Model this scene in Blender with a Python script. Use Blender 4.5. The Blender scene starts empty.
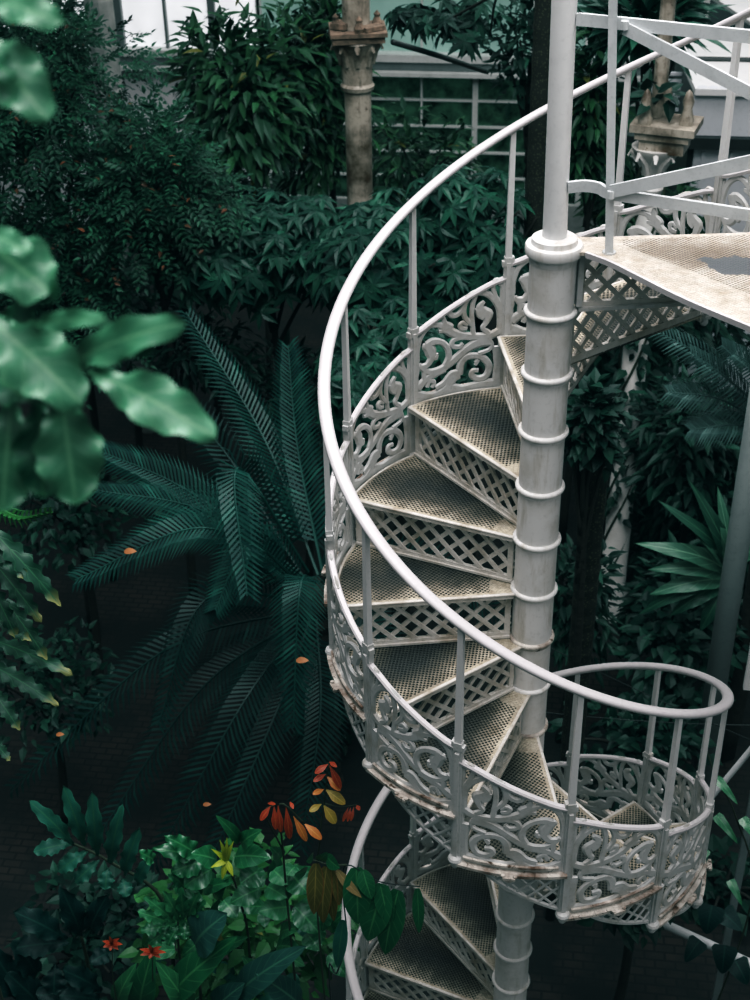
import bpy, math, random
import numpy as np
from mathutils import Vector, Matrix
PI = math.pi
rng = np.random.default_rng(11)
random.seed(5)
scn = bpy.context.scene
COL = scn.collection

# ------------------------------------------------------------------ camera (fitted to the photograph)
F = 1366.946
CAM = np.array([0.0, -4.21058577, 3.11854529])
YAW, PITCH, ROLL = -0.142492557, 0.576361725, -0.0191886769
fw = np.array([math.sin(YAW)*math.cos(PITCH), math.cos(YAW)*math.cos(PITCH), -math.sin(PITCH)])
_r = np.cross(fw, [0, 0, 1]); _r /= np.linalg.norm(_r); _u = np.cross(_r, fw)
rt = _r*math.cos(ROLL)+_u*math.sin(ROLL); upv = -_r*math.sin(ROLL)+_u*math.cos(ROLL)
cd = bpy.data.cameras.new('camera'); co = bpy.data.objects.new('camera', cd); COL.objects.link(co)
M = Matrix(((rt[0], upv[0], -fw[0], CAM[0]), (rt[1], upv[1], -fw[1], CAM[1]), (rt[2], upv[2], -fw[2], CAM[2]), (0, 0, 0, 1)))
co.matrix_world = M
cd.sensor_fit = 'VERTICAL'; cd.sensor_height = 36.0; cd.lens = F/1000*36.0
cd.clip_start = 0.05; cd.clip_end = 200
cd.dof.use_dof = True; cd.dof.focus_distance = 4.75; cd.dof.aperture_fstop = 5.0
scn.camera = co

def ray(x, y): return fw + rt*((x-375)/F) - upv*((y-500)/F)
def at(x, y, Y):                    # the world point seen at pixel (x, y) on the vertical plane of depth Y
    d = ray(x, y); return CAM + d*((Y-CAM[1])/d[1])
def atd(x, y, D):                   # ... at distance D from the camera
    d = ray(x, y); return CAM + d*(D/np.linalg.norm(d))
def px_per_m(P): return F/float((np.asarray(P)-CAM) @ fw)

FLOOR = -3.91
# ------------------------------------------------------------------ helpers
def link(o): COL.objects.link(o); return o
def tag(o, label=None, cat=None, group=None, kind=None):
    if label: o['label'] = label
    if cat: o['category'] = cat
    if group: o['group'] = group
    if kind: o['kind'] = kind
    return o
def empty(name, loc, rz=0.0):
    o = bpy.data.objects.new(name, None); link(o); o.location = tuple(float(v) for v in loc); o.rotation_euler = (0, 0, rz)
    o.empty_display_size = 0.1; return o
class MB:
    def __init__(s): s.v = []; s.f = []; s.uv = None; s.n = 0
    def add(s, V, Fc):
        V = np.asarray(V, float); s.v.append(V); s.f += [tuple(int(i)+s.n for i in f) for f in Fc]; s.n += len(V); return s
    def box(s, c, d, rz=0.0, R=None):
        c = np.asarray(c, float); d = np.asarray(d, float)/2
        V = np.array([(x, y, z) for x in (-1, 1) for y in (-1, 1) for z in (-1, 1)])*d
        if rz:
            a = math.cos(rz); b = math.sin(rz); V = np.stack([V[:, 0]*a-V[:, 1]*b, V[:, 0]*b+V[:, 1]*a, V[:, 2]], 1)
        if R is not None: V = V @ np.asarray(R).T
        return s.add(V+c, [(0, 1, 3, 2), (4, 6, 7, 5), (0, 4, 5, 1), (2, 3, 7, 6), (0, 2, 6, 4), (1, 5, 7, 3)])
    def bar(s, a, b, w, t, up=(0, 0, 1)):      # rectangular bar from a to b: w along (dir x up), t along up
        a = np.asarray(a, float); b = np.asarray(b, float); d = b-a; L = np.linalg.norm(d); d /= L
        x = np.cross(d, up); x /= np.linalg.norm(x)+1e-9; y = np.cross(x, d)
        return s.box((a+b)/2, (L, w, t), R=np.stack([d, x, y], 1))
    def tube(s, pts, r, n=8, caps=True, flat=None):
        P = np.asarray(pts, float); m = len(P); r = np.broadcast_to(np.asarray(r, float), (m,))
        T = np.gradient(P, axis=0); T /= np.linalg.norm(T, axis=1)[:, None]+1e-12
        V = []
        x = None
        for i in range(m):
            t = T[i]
            if flat is not None: x = np.cross(t, flat)
            elif x is None: x = np.cross(t, (0, 0, 1) if abs(t[2]) < .9 else (1, 0, 0))
            else: x = x - t*(x @ t)
            x = x/(np.linalg.norm(x)+1e-12); y = np.cross(x, t)
            for j in range(n):
                a = 2*PI*j/n; V.append(P[i]+r[i]*(math.cos(a)*x+math.sin(a)*y))
        Fc = [(i*n+j, i*n+(j+1) % n, (i+1)*n+(j+1) % n, (i+1)*n+j) for i in range(m-1) for j in range(n)]
        if caps: Fc += [tuple(range(n-1, -1, -1)), tuple((m-1)*n+j for j in range(n))]
        return s.add(V, Fc)
    def sweep(s, pts, prof, up):               # profile points (side, up) swept along pts
        P = np.asarray(pts, float); m = len(P); n = len(prof); T = np.gradient(P, axis=0); V = []
        for i in range(m):
            t = T[i]/np.linalg.norm(T[i]); x = np.cross(t, up); x /= np.linalg.norm(x); y = np.cross(x, t)
            for a, b in prof: V.append(P[i]+a*x+b*y)
        Fc = [(i*n+j, i*n+(j+1) % n, (i+1)*n+(j+1) % n, (i+1)*n+j) for i in range(m-1) for j in range(n)]
        Fc += [tuple(range(n-1, -1, -1)), tuple((m-1)*n+j for j in range(n))]
        return s.add(V, Fc)
    def lathe(s, prof, n=24, c=(0, 0, 0), sq=False):
        c = np.asarray(c, float); V = []; m = len(prof)
        for r, z in prof:
            for j in range(n): a = 2*PI*j/n; V.append((c[0]+r*math.cos(a), c[1]+r*math.sin(a), c[2]+z))
        Fc = [(i*n+j, i*n+(j+1) % n, (i+1)*n+(j+1) % n, (i+1)*n+j) for i in range(m-1) for j in range(n)]
        Fc += [tuple(range(n-1, -1, -1)), tuple((m-1)*n+j for j in range(n))]
        return s.add(V, Fc)
    def prism(s, poly, z0, z1):
        n = len(poly); V = [(p[0], p[1], z0) for p in poly]+[(p[0], p[1], z1) for p in poly]
        return s.add(V, [tuple(range(n-1, -1, -1)), tuple(range(n, 2*n))]+[(i, (i+1) % n, n+(i+1) % n, n+i) for i in range(n)])
    def mesh(s, name, smooth=False, origin=None):
        V = np.concatenate(s.v) if s.v else np.zeros((0, 3))
        if origin is not None: V = V-np.asarray(origin, float)
        me = bpy.data.meshes.new(name)
        nl = sum(len(f) for f in s.f); nf = len(s.f)
        me.vertices.add(len(V)); me.vertices.foreach_set('co', V.astype(np.float32).ravel())
        me.loops.add(nl); me.polygons.add(nf)
        ls = np.zeros(nf, np.int32); lens = np.array([len(f) for f in s.f], np.int32); ls[1:] = np.cumsum(lens)[:-1]
        me.loops.foreach_set('vertex_index', np.concatenate([np.asarray(f, np.int32) for f in s.f]))
        me.polygons.foreach_set('loop_start', ls)
        me.polygons.foreach_set('use_smooth', np.full(nf, bool(smooth)))
        if s.uv is not None:
            uv = np.concatenate(s.uv); L = me.uv_layers.new(name='leaf')
            idx = np.concatenate([np.asarray(f, np.int32) for f in s.f])
            L.data.foreach_set('uv', uv[idx].astype(np.float32).ravel())
        me.update(calc_edges=True); me.validate()
        return me
    def build(s, name, mat, parent=None, smooth=False, origin=None, loc=None, auto=None):
        me = s.mesh(name, smooth or auto is not None, origin); me.materials.append(mat)
        o = bpy.data.objects.new(name, me); link(o)
        if parent is not None: o.parent = parent
        if loc is not None: o.location = tuple(float(v) for v in loc)
        if auto is not None: me.set_sharp_from_angle(angle=auto)
        return o
def smooth_pts(pts, n=6):
    P = np.asarray(pts, float)
    if len(P) < 3: return np.array([P[0]+(P[-1]-P[0])*t for t in np.linspace(0, 1, n+1)])
    Q = np.vstack([2*P[0]-P[1], P, 2*P[-1]-P[-2]]); out = []
    for i in range(1, len(Q)-2):
        for t in np.linspace(0, 1, n, endpoint=False):
            a, b, c, d = Q[i-1], Q[i], Q[i+1], Q[i+2]
            out.append(.5*((2*b)+(-a+c)*t+(2*a-5*b+4*c-d)*t*t+(-a+3*b-3*c+d)*t**3))
    out.append(P[-1]); return np.array(out)

# ------------------------------------------------------------------ materials
class NT:
    def __init__(s, name):
        s.m = bpy.data.materials.new(name); s.m.use_nodes = True; s.t = s.m.node_tree; s.n = s.t.nodes; s.l = s.t.links
        s.b = s.n['Principled BSDF']; s.out = s.n['Material Output']
    def new(s, k, **kw):
        n = s.n.new(k)
        for a, v in kw.items(): setattr(n, a, v)
        return n
    def put(s, sock, v):
        if hasattr(v, 'is_output') or hasattr(v, 'links'): s.l.new(v, sock)
        else: sock.default_value = v
    def math(s, op, a, b=None, c=None, clamp=False):
        n = s.new('ShaderNodeMath', operation=op, use_clamp=clamp); s.put(n.inputs[0], a)
        if b is not None: s.put(n.inputs[1], b)
        if c is not None: s.put(n.inputs[2], c)
        return n.outputs[0]
    def ramp(s, f, stops):
        n = s.new('ShaderNodeValToRGB'); s.put(n.inputs[0], f); e = n.color_ramp.elements
        while len(e) < len(stops): e.new(.5)
        for i, (p, c) in enumerate(stops):
            e[i].position = p; e[i].color = (c[0], c[1], c[2], 1) if hasattr(c, '__len__') else (c, c, c, 1)
        return n.outputs[0]
    def mix(s, f, a, b, mode='MIX'):
        n = s.new('ShaderNodeMix', data_type='RGBA', blend_type=mode); s.put(n.inputs[0], f)
        for sock, v in ((n.inputs[6], a), (n.inputs[7], b)):
            s.put(sock, v if hasattr(v, 'links') else (v[0], v[1], v[2], 1))
        return n.outputs[2]
    def noise(s, scale, detail=4, rough=.55, vec=None, dist=0.0):
        n = s.new('ShaderNodeTexNoise'); n.inputs['Scale'].default_value = scale; n.inputs['Detail'].default_value = detail
        n.inputs['Roughness'].default_value = rough; n.inputs['Distortion'].default_value = dist
        if vec is not None: s.l.new(vec, n.inputs['Vector'])
        return n.outputs['Fac']
    def objvec(s, offs=True):
        t = s.new('ShaderNodeTexCoord').outputs['Object']
        if not offs: return t
        oi = s.new('ShaderNodeObjectInfo'); a = s.new('ShaderNodeVectorMath', operation='MULTIPLY_ADD')
        c = s.new('ShaderNodeCombineXYZ'); s.l.new(oi.outputs['Random'], c.inputs[0]); s.l.new(oi.outputs['Random'], c.inputs[1])
        s.l.new(c.outputs[0], a.inputs[0]); a.inputs[1].default_value = (37, 61, 0); s.l.new(t, a.inputs[2]); return a.outputs[0]
    def bump(s, h, strength=.3, dist=.01):
        n = s.new('ShaderNodeBump'); n.inputs['Strength'].default_value = strength; n.inputs['Distance'].default_value = dist
        s.l.new(h, n.inputs['Height']); s.l.new(n.outputs[0], s.b.inputs['Normal'])

def paint(name, base, dirt, amt=.5, rough=.45, rust=0.0, scale=6, streak=False):
    t = NT(name); v = t.objvec()
    f = t.noise(scale, 6, .6, v); f2 = t.noise(scale*9, 4, .6, v)
    d = t.ramp(f, [(.56-.16*amt, 0.0), (.72-.06*amt, 1.0)])
    d2 = t.ramp(f2, [(.54, 0.0), (.70, 1.0)])
    c = t.mix(t.math('MULTIPLY', d, min(1, amt*1.1)), base, dirt)
    if streak:
        mp = t.new('ShaderNodeMapping'); mp.inputs['Scale'].default_value = (1, 1, .16); t.l.new(v, mp.inputs[0])
        c = t.mix(t.ramp(t.noise(26, 5, .65, mp.outputs[0]), [(.52, 0.0), (.70, .55)]), c, dirt)
    c = t.mix(t.math('MULTIPLY', d2, .35*amt), c, [x*.5 for x in dirt])
    if rust > 0:
        f3 = t.noise(scale*2.3, 8, .7, v, .6); r = t.ramp(f3, [(.72-.22*rust, 0.0), (.78-.2*rust, 1.0)])
        c = t.mix(r, c, (.09, .045, .025))
    t.l.new(c, t.b.inputs['Base Color']); t.b.inputs['Roughness'].default_value = rough
    t.bump(f2, .15, .003); return t.m
def leafmat(name, c1, c2, rough=.42, spec=.5, rare=None):
    spec *= .55; c1 = [q*.85 for q in c1]; c2 = [q*.95 for q in c2]
    t = NT(name); g = t.new('ShaderNodeNewGeometry'); r = g.outputs['Random Per Island']
    c = t.ramp(r, [(0.0, c1), (.72, c2), (.9, [q*1.25 for q in c2]), (1.0, [q*1.9 for q in c2])])
    if rare: c = t.mix(t.math('GREATER_THAN', r, .985), c, rare)
    n = t.noise(3.0, 2, .5, t.objvec()); c = t.mix(t.ramp(n, [(.35, .55), (.7, 0.0)]), c, [x*.45 for x in c1])
    t.l.new(c, t.b.inputs['Base Color']); t.b.inputs['Roughness'].default_value = rough
    t.b.inputs['Specular IOR Level'].default_value = spec
    return t.m
def bigleafmat(name, c, edge, vein, rough=.35, spec=.5, veins=9.0, back=None):
    spec *= .7
    t = NT(name); uv = t.new('ShaderNodeUVMap', uv_map='leaf').outputs[0]
    s = t.new('ShaderNodeSeparateXYZ'); t.l.new(uv, s.inputs[0]); u = t.math('ABSOLUTE', s.outputs[0]); v = s.outputs[1]
    mid = t.ramp(u, [(0.03, 1.0), (.1, 0.0)])
    sv = t.math('SINE', t.math('MULTIPLY', t.math('SUBTRACT', v, t.math('MULTIPLY', u, .22)), veins*2*PI))
    side = t.ramp(sv, [(.86, 0.0), (1.0, .45)])
    g = t.new('ShaderNodeObjectInfo').outputs['Random']
    col = t.mix(t.math('MULTIPLY', g, .5), c, [x*.62 for x in c])
    nz = t.noise(14, 3, .5, t.objvec()); col = t.mix(t.ramp(nz, [(.4, 0.0), (.75, .5)]), col, [x*.55 for x in c])
    e = t.ramp(t.math('MAXIMUM', t.math('MULTIPLY', u, .8 if 'tipped' in name else 1.0), t.math('MULTIPLY', v, 1.0 if 'tipped' in name else .93)), [(.8, 0.0), (1.0, .85)])
    col = t.mix(e, col, edge); col = t.mix(t.math('MAXIMUM', mid, side), col, vein)
    t.l.new(col, t.b.inputs['Base Color']); t.b.inputs['Roughness'].default_value = rough
    t.b.inputs['Specular IOR Level'].default_value = spec
    t.bump(side, .25, .004); return t.m
def treadmat(name, cream, dirt, grime, cx, cy, rx, ry, patch=None, amount=1.0, pitch=.0135):
    """perforated iron plate: staggered round holes, grime worn into its middle"""
    t = NT(name); o = t.new('ShaderNodeTexCoord').outputs['Object']
    s = t.new('ShaderNodeSeparateXYZ'); t.l.new(o, s.inputs[0]); x, y = s.outputs[0], s.outputs[1]
    k = 2*PI/pitch
    a = t.math('COSINE', t.math('MULTIPLY', t.math('ADD', x, y), k*.72)); b = t.math('COSINE', t.math('MULTIPLY', t.math('SUBTRACT', x, y), k*.72))
    w = t.math('ADD', a, b)
    hole = t.ramp(t.math('MULTIPLY', t.math('ADD', w, 2.0), .25), [(.50, 0.0), (.62, 1.0)])
    vo = t.objvec(); n1 = t.noise(5, 6, .65, vo, .4); n2 = t.noise(60, 4, .6, vo); n3 = t.noise(17, 5, .6, vo)
    dx = t.math('DIVIDE', t.math('SUBTRACT', x, cx), rx); dy = t.math('DIVIDE', t.math('SUBTRACT', y, cy), ry)
    d = t.math('SQRT', t.math('ADD', t.math('MULTIPLY', dx, dx), t.math('MULTIPLY', dy, dy)))
    d = t.math('ADD', d, t.math('MULTIPLY', t.math('SUBTRACT', n1, .5), 1.3))
    g = t.ramp(d, [(.15, 1.0), (1.0, 0.0)]); g2 = t.ramp(d, [(.5, .8), (1.55, 0.0)])
    c = t.mix(t.ramp(n3, [(.38, 0.0), (.72, .85)]), cream, dirt)
    c = t.mix(t.ramp(n2, [(.5, 0.0), (.75, .55)]), c, [v*.5 for v in dirt])
    c = t.mix(t.math('MULTIPLY', g2, amount), c, [q*.38 for q in dirt])
    c = t.mix(t.math('MULTIPLY', g, amount), c, grime)
    if patch:
        px_, py_, prx, pry, pc = patch
        ex = t.math('DIVIDE', t.math('SUBTRACT', x, px_), prx); ey = t.math('DIVIDE', t.math('SUBTRACT', y, py_), pry)
        e = t.math('SQRT', t.math('ADD', t.math('MULTIPLY', ex, ex), t.math('MULTIPLY', ey, ey)))
        e = t.math('ADD', e, t.math('MULTIPLY', t.math('SUBTRACT', t.noise(9, 5, .6, vo), .5), 1.5))
        pm = t.ramp(e, [(.93, 1.0), (1.0, 0.0)]); c = t.mix(pm, c, pc)
        hole = t.math('MULTIPLY', hole, t.math('SUBTRACT', 1.0, pm))
        bare = t.ramp(e, [(1.0, 1.0), (1.75, 0.0)]); hole = t.math('MULTIPLY', hole, t.math('SUBTRACT', 1.0, t.math('MULTIPLY', bare, .4)))
    t.b.inputs['Roughness'].default_value = .6
    t.bump(w, .4, .003)
    return t, hole, x, y, c
def holes(t, hole, border, c):
    h = t.math('MULTIPLY', hole, border); t.l.new(t.mix(h, c, (.006, .006, .006)), t.b.inputs['Base Color']); h = t.math('MULTIPLY', h, .28)  # holes are flat: near-black colour stands in for the shade inside them
    tr = t.new('ShaderNodeBsdfTransparent'); mx = t.new('ShaderNodeMixShader')
    t.l.new(h, mx.inputs[0]); t.l.new(t.b.outputs[0], mx.inputs[1]); t.l.new(tr.outputs[0], mx.inputs[2]); t.l.new(mx.outputs[0], t.out.inputs[0])
    return t.m

WHITE = (.74, .735, .73); BEIGE = (.50, .45, .38)
M = {}
M['paint'] = paint('white_painted_iron', WHITE, (.52, .49, .44), .45)
M['column'] = paint('column_paint', (.72, .71, .70), (.40, .355, .29), .42, rust=.16, scale=5, streak=True)
M['panel'] = paint('panel_paint', (.57, .57, .565), (.33, .285, .23), .55, rust=.2, scale=8)
M['lattice'] = paint('lattice_paint', (.62, .595, .56), (.28, .22, .155), .7, rust=.15, scale=8)
M['rail'] = paint('handrail_paint', (.60, .575, .585), (.46, .44, .43), .3, rough=.38)
M['rust'] = paint('rusty_flange_paint', (.66, .62, .57), (.16, .09, .06), .95, rust=.75, scale=11)
M['bal'] = paint('baluster_paint', (.70, .70, .70), (.5, .5, .5), .3)
M['guard'] = paint('guard_rail_paint', (.62, .64, .65), (.44, .46, .47), .5, scale=12)
_t, _h, _x, _y, _c = treadmat('perforated_tread', (.54, .485, .395), (.24, .185, .125), (.035, .032, .03), .45, -.16, .48, .19)
_r2 = _t.math('SQRT', _t.math('ADD', _t.math('MULTIPLY', _x, _x), _t.math('MULTIPLY', _y, _y)))
_bd = _t.math('MULTIPLY', _t.math('MULTIPLY', _t.math('GREATER_THAN', _r2, .17), _t.math('LESS_THAN', _r2, .738)),
              _t.math('MULTIPLY', _t.math('LESS_THAN', _y, .012), _t.math('GREATER_THAN', _t.math('ADD', _y, _t.math('MULTIPLY', _x, .577)), .012)))
M['tread'] = holes(_t, _h, _bd, _c)
_t, _h, _x, _y, _c = treadmat('perforated_landing', (.64, .585, .52), (.38, .30, .225), (.20, .145, .10), .50, -.02, .30, .14,
                              patch=(.64, -.10, .17, .075, (.10, .105, .115)), amount=.55, pitch=.0125)
_bd = _t.math('MULTIPLY', _t.math('GREATER_THAN', _x, .22), _t.math('GREATER_THAN', _t.math('ADD', _y, _t.math('MULTIPLY', _x, .93)), .235))
_bd = _t.math('MULTIPLY', _bd, _t.math('LESS_THAN', _t.math('SUBTRACT', _y, _t.math('MULTIPLY', _x, .19)), .035))
M['landing'] = holes(_t, _h, _bd, _c)

def simple(name, c, rough=.6, **kw):
    t = NT(name); n = t.noise(kw.get('scale', 8), 5, .6, t.objvec())
    t.l.new(t.mix(t.ramp(n, [(.35, 0.0), (.7, 1.0)]), c, kw.get('c2', [v*.6 for v in c])), t.b.inputs['Base Color'])
    t.b.inputs['Roughness'].default_value = rough
    if kw.get('bump'): t.bump(n, kw['bump'], .02)
    return t.m
M['bark'] = simple('bark', (.028, .025, .02), .9, scale=20, bump=.6)
t = NT('dotted_bark'); v_ = t.new('ShaderNodeTexVoronoi'); v_.inputs['Scale'].default_value = 60; t.l.new(t.objvec(), v_.inputs['Vector'])
t.l.new(t.mix(t.ramp(v_.outputs['Distance'], [(.22, 1.0), (.34, 0.0)]), (.018, .018, .014), (.075, .075, .045)), t.b.inputs['Base Color']); t.b.inputs['Roughness'].default_value = .9; M['dotbark'] = t.m
M['wood'] = simple('stems', (.05, .06, .035), .8)
M['iron_dark'] = simple('dark_iron', (.03, .035, .035), .5)
M['stone'] = simple('grey_stone', (.33, .34, .33), .9, c2=(.17, .18, .17), scale=4)
M['rustycol'] = paint('rusty_cream_column', (.46, .42, .36), (.085, .055, .035), 1.0, rust=.55, scale=4, streak=True)
M['vinecol'] = paint('white_column', (.72, .71, .69), (.42, .40, .36), .5, scale=5)
M['post'] = paint('grey_post', (.27, .30, .30), (.18, .2, .2), .5, scale=4)
M['shedwhite'] = paint('shed_roof_white', (.80, .80, .80), (.62, .63, .64), .4, scale=2)
M['shedwall'] = paint('shed_wall_grey', (.70, .72, .76), (.56, .58, .61), .4, scale=3)
M['frame'] = paint('window_frame_white', (.62, .64, .63), (.38, .40, .38), .5, scale=3)
M['framegrey'] = paint('window_frame_grey', (.16, .18, .18), (.1, .11, .11), .5, scale=3)
M['whitewall'] = paint('white_wall', (.78, .78, .80), (.6, .6, .62), .3, scale=1.5)

# greens
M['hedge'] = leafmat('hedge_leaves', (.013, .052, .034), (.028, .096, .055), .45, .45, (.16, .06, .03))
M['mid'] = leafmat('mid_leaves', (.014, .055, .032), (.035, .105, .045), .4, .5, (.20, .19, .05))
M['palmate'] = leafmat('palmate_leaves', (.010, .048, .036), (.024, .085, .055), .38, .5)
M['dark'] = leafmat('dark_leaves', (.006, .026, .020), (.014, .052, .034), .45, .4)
M['bright'] = leafmat('bright_leaves', (.030, .13, .040), (.055, .18, .055), .38, .5, (.30, .28, .06))
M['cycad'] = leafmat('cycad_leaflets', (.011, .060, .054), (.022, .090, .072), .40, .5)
M['cycaddark'] = leafmat('cycad_leaflets_painted_shade', (.005, .026, .024), (.010, .040, .034), .42, .4)  # shaded fronds: the shade is put into a darker green
M['palmgrey'] = leafmat('grey_palm_leaflets', (.045, .085, .080), (.085, .14, .13), .45, .5)
M['rib'] = simple('frond_rib', (.035, .07, .04), .5)
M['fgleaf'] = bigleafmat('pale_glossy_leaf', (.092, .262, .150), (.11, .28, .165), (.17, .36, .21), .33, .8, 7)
M['fgdark'] = bigleafmat('glossy_leaf_painted_shade', (.018, .10, .05), (.03, .13, .06), (.06, .2, .09), .4, .5, 7)  # shaded copy of the pale leaf, shade carried by its darker colour
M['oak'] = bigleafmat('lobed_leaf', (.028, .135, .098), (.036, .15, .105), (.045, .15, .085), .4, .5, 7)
M['oakdark'] = bigleafmat('lobed_leaf_painted_shade', (.006, .030, .028), (.008, .036, .03), (.014, .055, .045), .45, .4, 7)  # the lobed leaf again, with shade put into its colour
M['gloss'] = bigleafmat('glossy_green_leaf', (.020, .14, .058), (.025, .15, .06), (.07, .24, .10), .28, .95, 6)
M['glosslight'] = bigleafmat('light_green_leaf', (.045, .20, .09), (.05, .2, .09), (.1, .3, .13), .35, .5, 6)
M['teal'] = bigleafmat('dull_teal_leaf', (.030, .10, .085), (.03, .1, .08), (.07, .19, .13), .45, .4, 8)
M['yellow'] = bigleafmat('yellow_green_leaf', (.45, .55, .05), (.4, .5, .05), (.6, .65, .1), .4, .5, 5)
M['red'] = bigleafmat('red_leaf', (.36, .05, .022), (.5, .1, .03), (.5, .16, .05), .4, .5, 6)
M['orange'] = bigleafmat('orange_leaf', (.50, .19, .045), (.45, .08, .03), (.6, .32, .08), .4, .5, 6)
M['olive'] = bigleafmat('olive_yellow_leaf', (.36, .27, .05), (.4, .2, .04), (.5, .4, .09), .4, .5, 6)
M['brown'] = bigleafmat('brown_olive_leaf', (.13, .11, .03), (.23, .10, .03), (.26, .2, .06), .5, .4, 6)
M['tan'] = bigleafmat('tan_leaf', (.30, .22, .10), (.28, .2, .09), (.36, .29, .14), .5, .4, 6)
M['tipped'] = bigleafmat('yellow_tipped_leaf', (.013, .055, .032), (.30, .28, .11), (.03, .10, .05), .42, .45, 5)
M['strap'] = bigleafmat('pale_strap_leaf', (.07, .17, .115), (.05, .14, .09), (.16, .29, .2), .4, .5, 5)
M['strapdark'] = bigleafmat('dark_strap_leaf', (.018, .07, .045), (.02, .07, .045), (.05, .13, .08), .4, .5, 5)
M['fallen'] = simple('fallen_leaf', (.40, .16, .055), .6)

# ------------------------------------------------------------------ foliage generators
def unit(a): a = np.asarray(a, float); return a/(np.linalg.norm(a, axis=-1, keepdims=True)+1e-12)
# small leaf template: x along the length, y across, z the normal
def tmpl(n=3, w=.22, fold=.06, droop=.15, point=.6):
    V = [(0, 0, 0)]; Fc = []
    for i in range(1, n+1):
        t = i/(n+1); ww = w*math.sin(PI*t**point); z = -droop*t*t
        V += [(t, -ww, z+fold*ww/w), (t, 0, z), (t, ww, z+fold*ww/w)]
    V.append((1, 0, -droop)); L = len(V)-1
    Fc += [(0, 1, 2), (0, 2, 3)]
    for i in range(n-1):
        a = 1+3*i; b = a+3; Fc += [(a, b, b+1, a+1), (a+1, b+1, b+2, a+2)]
    a = 1+3*(n-1); Fc += [(a, L, a+1), (a+1, L, a+2)]
    return np.array(V), Fc
T_SMALL = tmpl(2, .24); T_MID = tmpl(3, .17); T_NARROW = tmpl(2, .12, .03, .2); T_WIDE = tmpl(3, .30, .07, .2)
def scatter(mb, T, pos, d, up, sc):
    V0, F0 = T; pos = np.asarray(pos, float); d = unit(d); y = unit(np.cross(up, d)); z = np.cross(d, y)
    R = np.stack([d, y, z], 2)*np.asarray(sc, float)[:, None, None]
    V = np.einsum('nij,mj->nmi', R, V0)+pos[:, None, :]
    n, m = V.shape[:2]; base = mb.n
    mb.v.append(V.reshape(-1, 3)); mb.n += n*m
    for i in range(n):
        o = base+i*m
        for f in F0: mb.f.append(tuple(q+o for q in f))
def sph(n, flat=.75, lower=-.55):
    out = []
    while len(out) < n:
        v = rng.normal(size=3); v /= np.linalg.norm(v)
        if v[2] > lower: out.append(v)
    return np.array(out)
def crown(mb, c, rad, n, kind, ls, lumps=7, shell=.45):
    """leaves of one plant on a lumpy crown round centre c with radii rad"""
    c = np.asarray(c, float); rad = np.asarray(rad, float)
    lc = np.vstack([np.zeros(3), sph(lumps, lower=-.7)*.55]); lr = np.concatenate([[.72], rng.uniform(.38, .55, lumps)])
    k = rng.choice(len(lc), n, p=lr**2/np.sum(lr**2)); dv = sph(n, lower=-.6)
    q = lc[k]+dv*(lr[k]*rng.uniform(1-shell, 1.05, n))[:, None]
    pos = c+q*rad; out = unit(dv*1.0+q*.6)
    rnd = rng.normal(size=(n, 3))*.45
    if kind == 'simple':
        d = unit(out+rnd+np.array([0, 0, -.55])); up = unit(out+np.array([0, -.15, .9])+rnd*.4)
        scatter(mb, T_MID, pos, d, up, ls*rng.uniform(.6, 1.25, n))
    elif kind == 'wide':
        d = unit(out+rnd+np.array([0, 0, -.35])); up = unit(out+np.array([0, -.2, .9])+rnd*.4)
        scatter(mb, T_WIDE, pos, d, up, ls*rng.uniform(.5, 1.3, n))
    elif kind == 'small':
        d = unit(out+rnd*1.5+np.array([0, 0, -.2])); up = unit(out+np.array([0, -.2, .8])+rnd*.6)
        scatter(mb, T_SMALL, pos, d, up, ls*rng.uniform(.6, 1.25, n))
    elif kind == 'pinnate':
        P, D, U, S = [], [], [], []
        ax = unit(out+rnd+np.array([0, 0, -.25])); up = unit(out*.8+np.array([0, -.2, .9])+rnd*.3)
        sd = unit(np.cross(up, ax)); nn = np.cross(ax, sd)
        for j in range(5):
            for sg in (-1, 1):
                P.append(pos+ax*(ls*.55*j)[..., None] if hasattr(ls, 'shape') else pos+ax*(ls*.55*j)-nn*(ls*.05*j*j))
                D.append(unit(ax*.55+sd*sg*.9-nn*.15)); U.append(nn); S.append(ls*rng.uniform(.8, 1.15, n)*(1-.07*abs(j-2)))
        P.append(pos+ax*(ls*.55*5)-nn*(ls*1.2)); D.append(ax); U.append(nn); S.append(np.full(n, ls))
        scatter(mb, T_SMALL, np.concatenate(P), np.concatenate(D), np.concatenate(U), np.concatenate(S))
    elif kind == 'palmate':
        P, D, U, S = [], [], [], []
        up = unit(out*.7+np.array([0, -.25, .95])+rnd*.45); e1 = unit(np.cross(up, rng.normal(size=(n, 3)))); e2 = np.cross(up, e1)
        for j in range(7):
            a = 2*PI*j/7.6+.4; dd = e1*math.cos(a)+e2*math.sin(a)
            P.append(pos); D.append(unit(dd-up*.32)); U.append(up); S.append(ls*rng.uniform(.8, 1.15, n))
        scatter(mb, T_MID, np.concatenate(P), np.concatenate(D), np.concatenate(U), np.concatenate(S))
    elif kind == 'strap':
        d = unit(out+rnd*.5+np.array([0, 0, .1])); up = unit(np.array([0, -.2, 1.0])+rnd*.3)
        scatter(mb, T_NARROW, pos, d, up, ls*rng.uniform(.7, 1.3, n))
PLANTS = []
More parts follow.
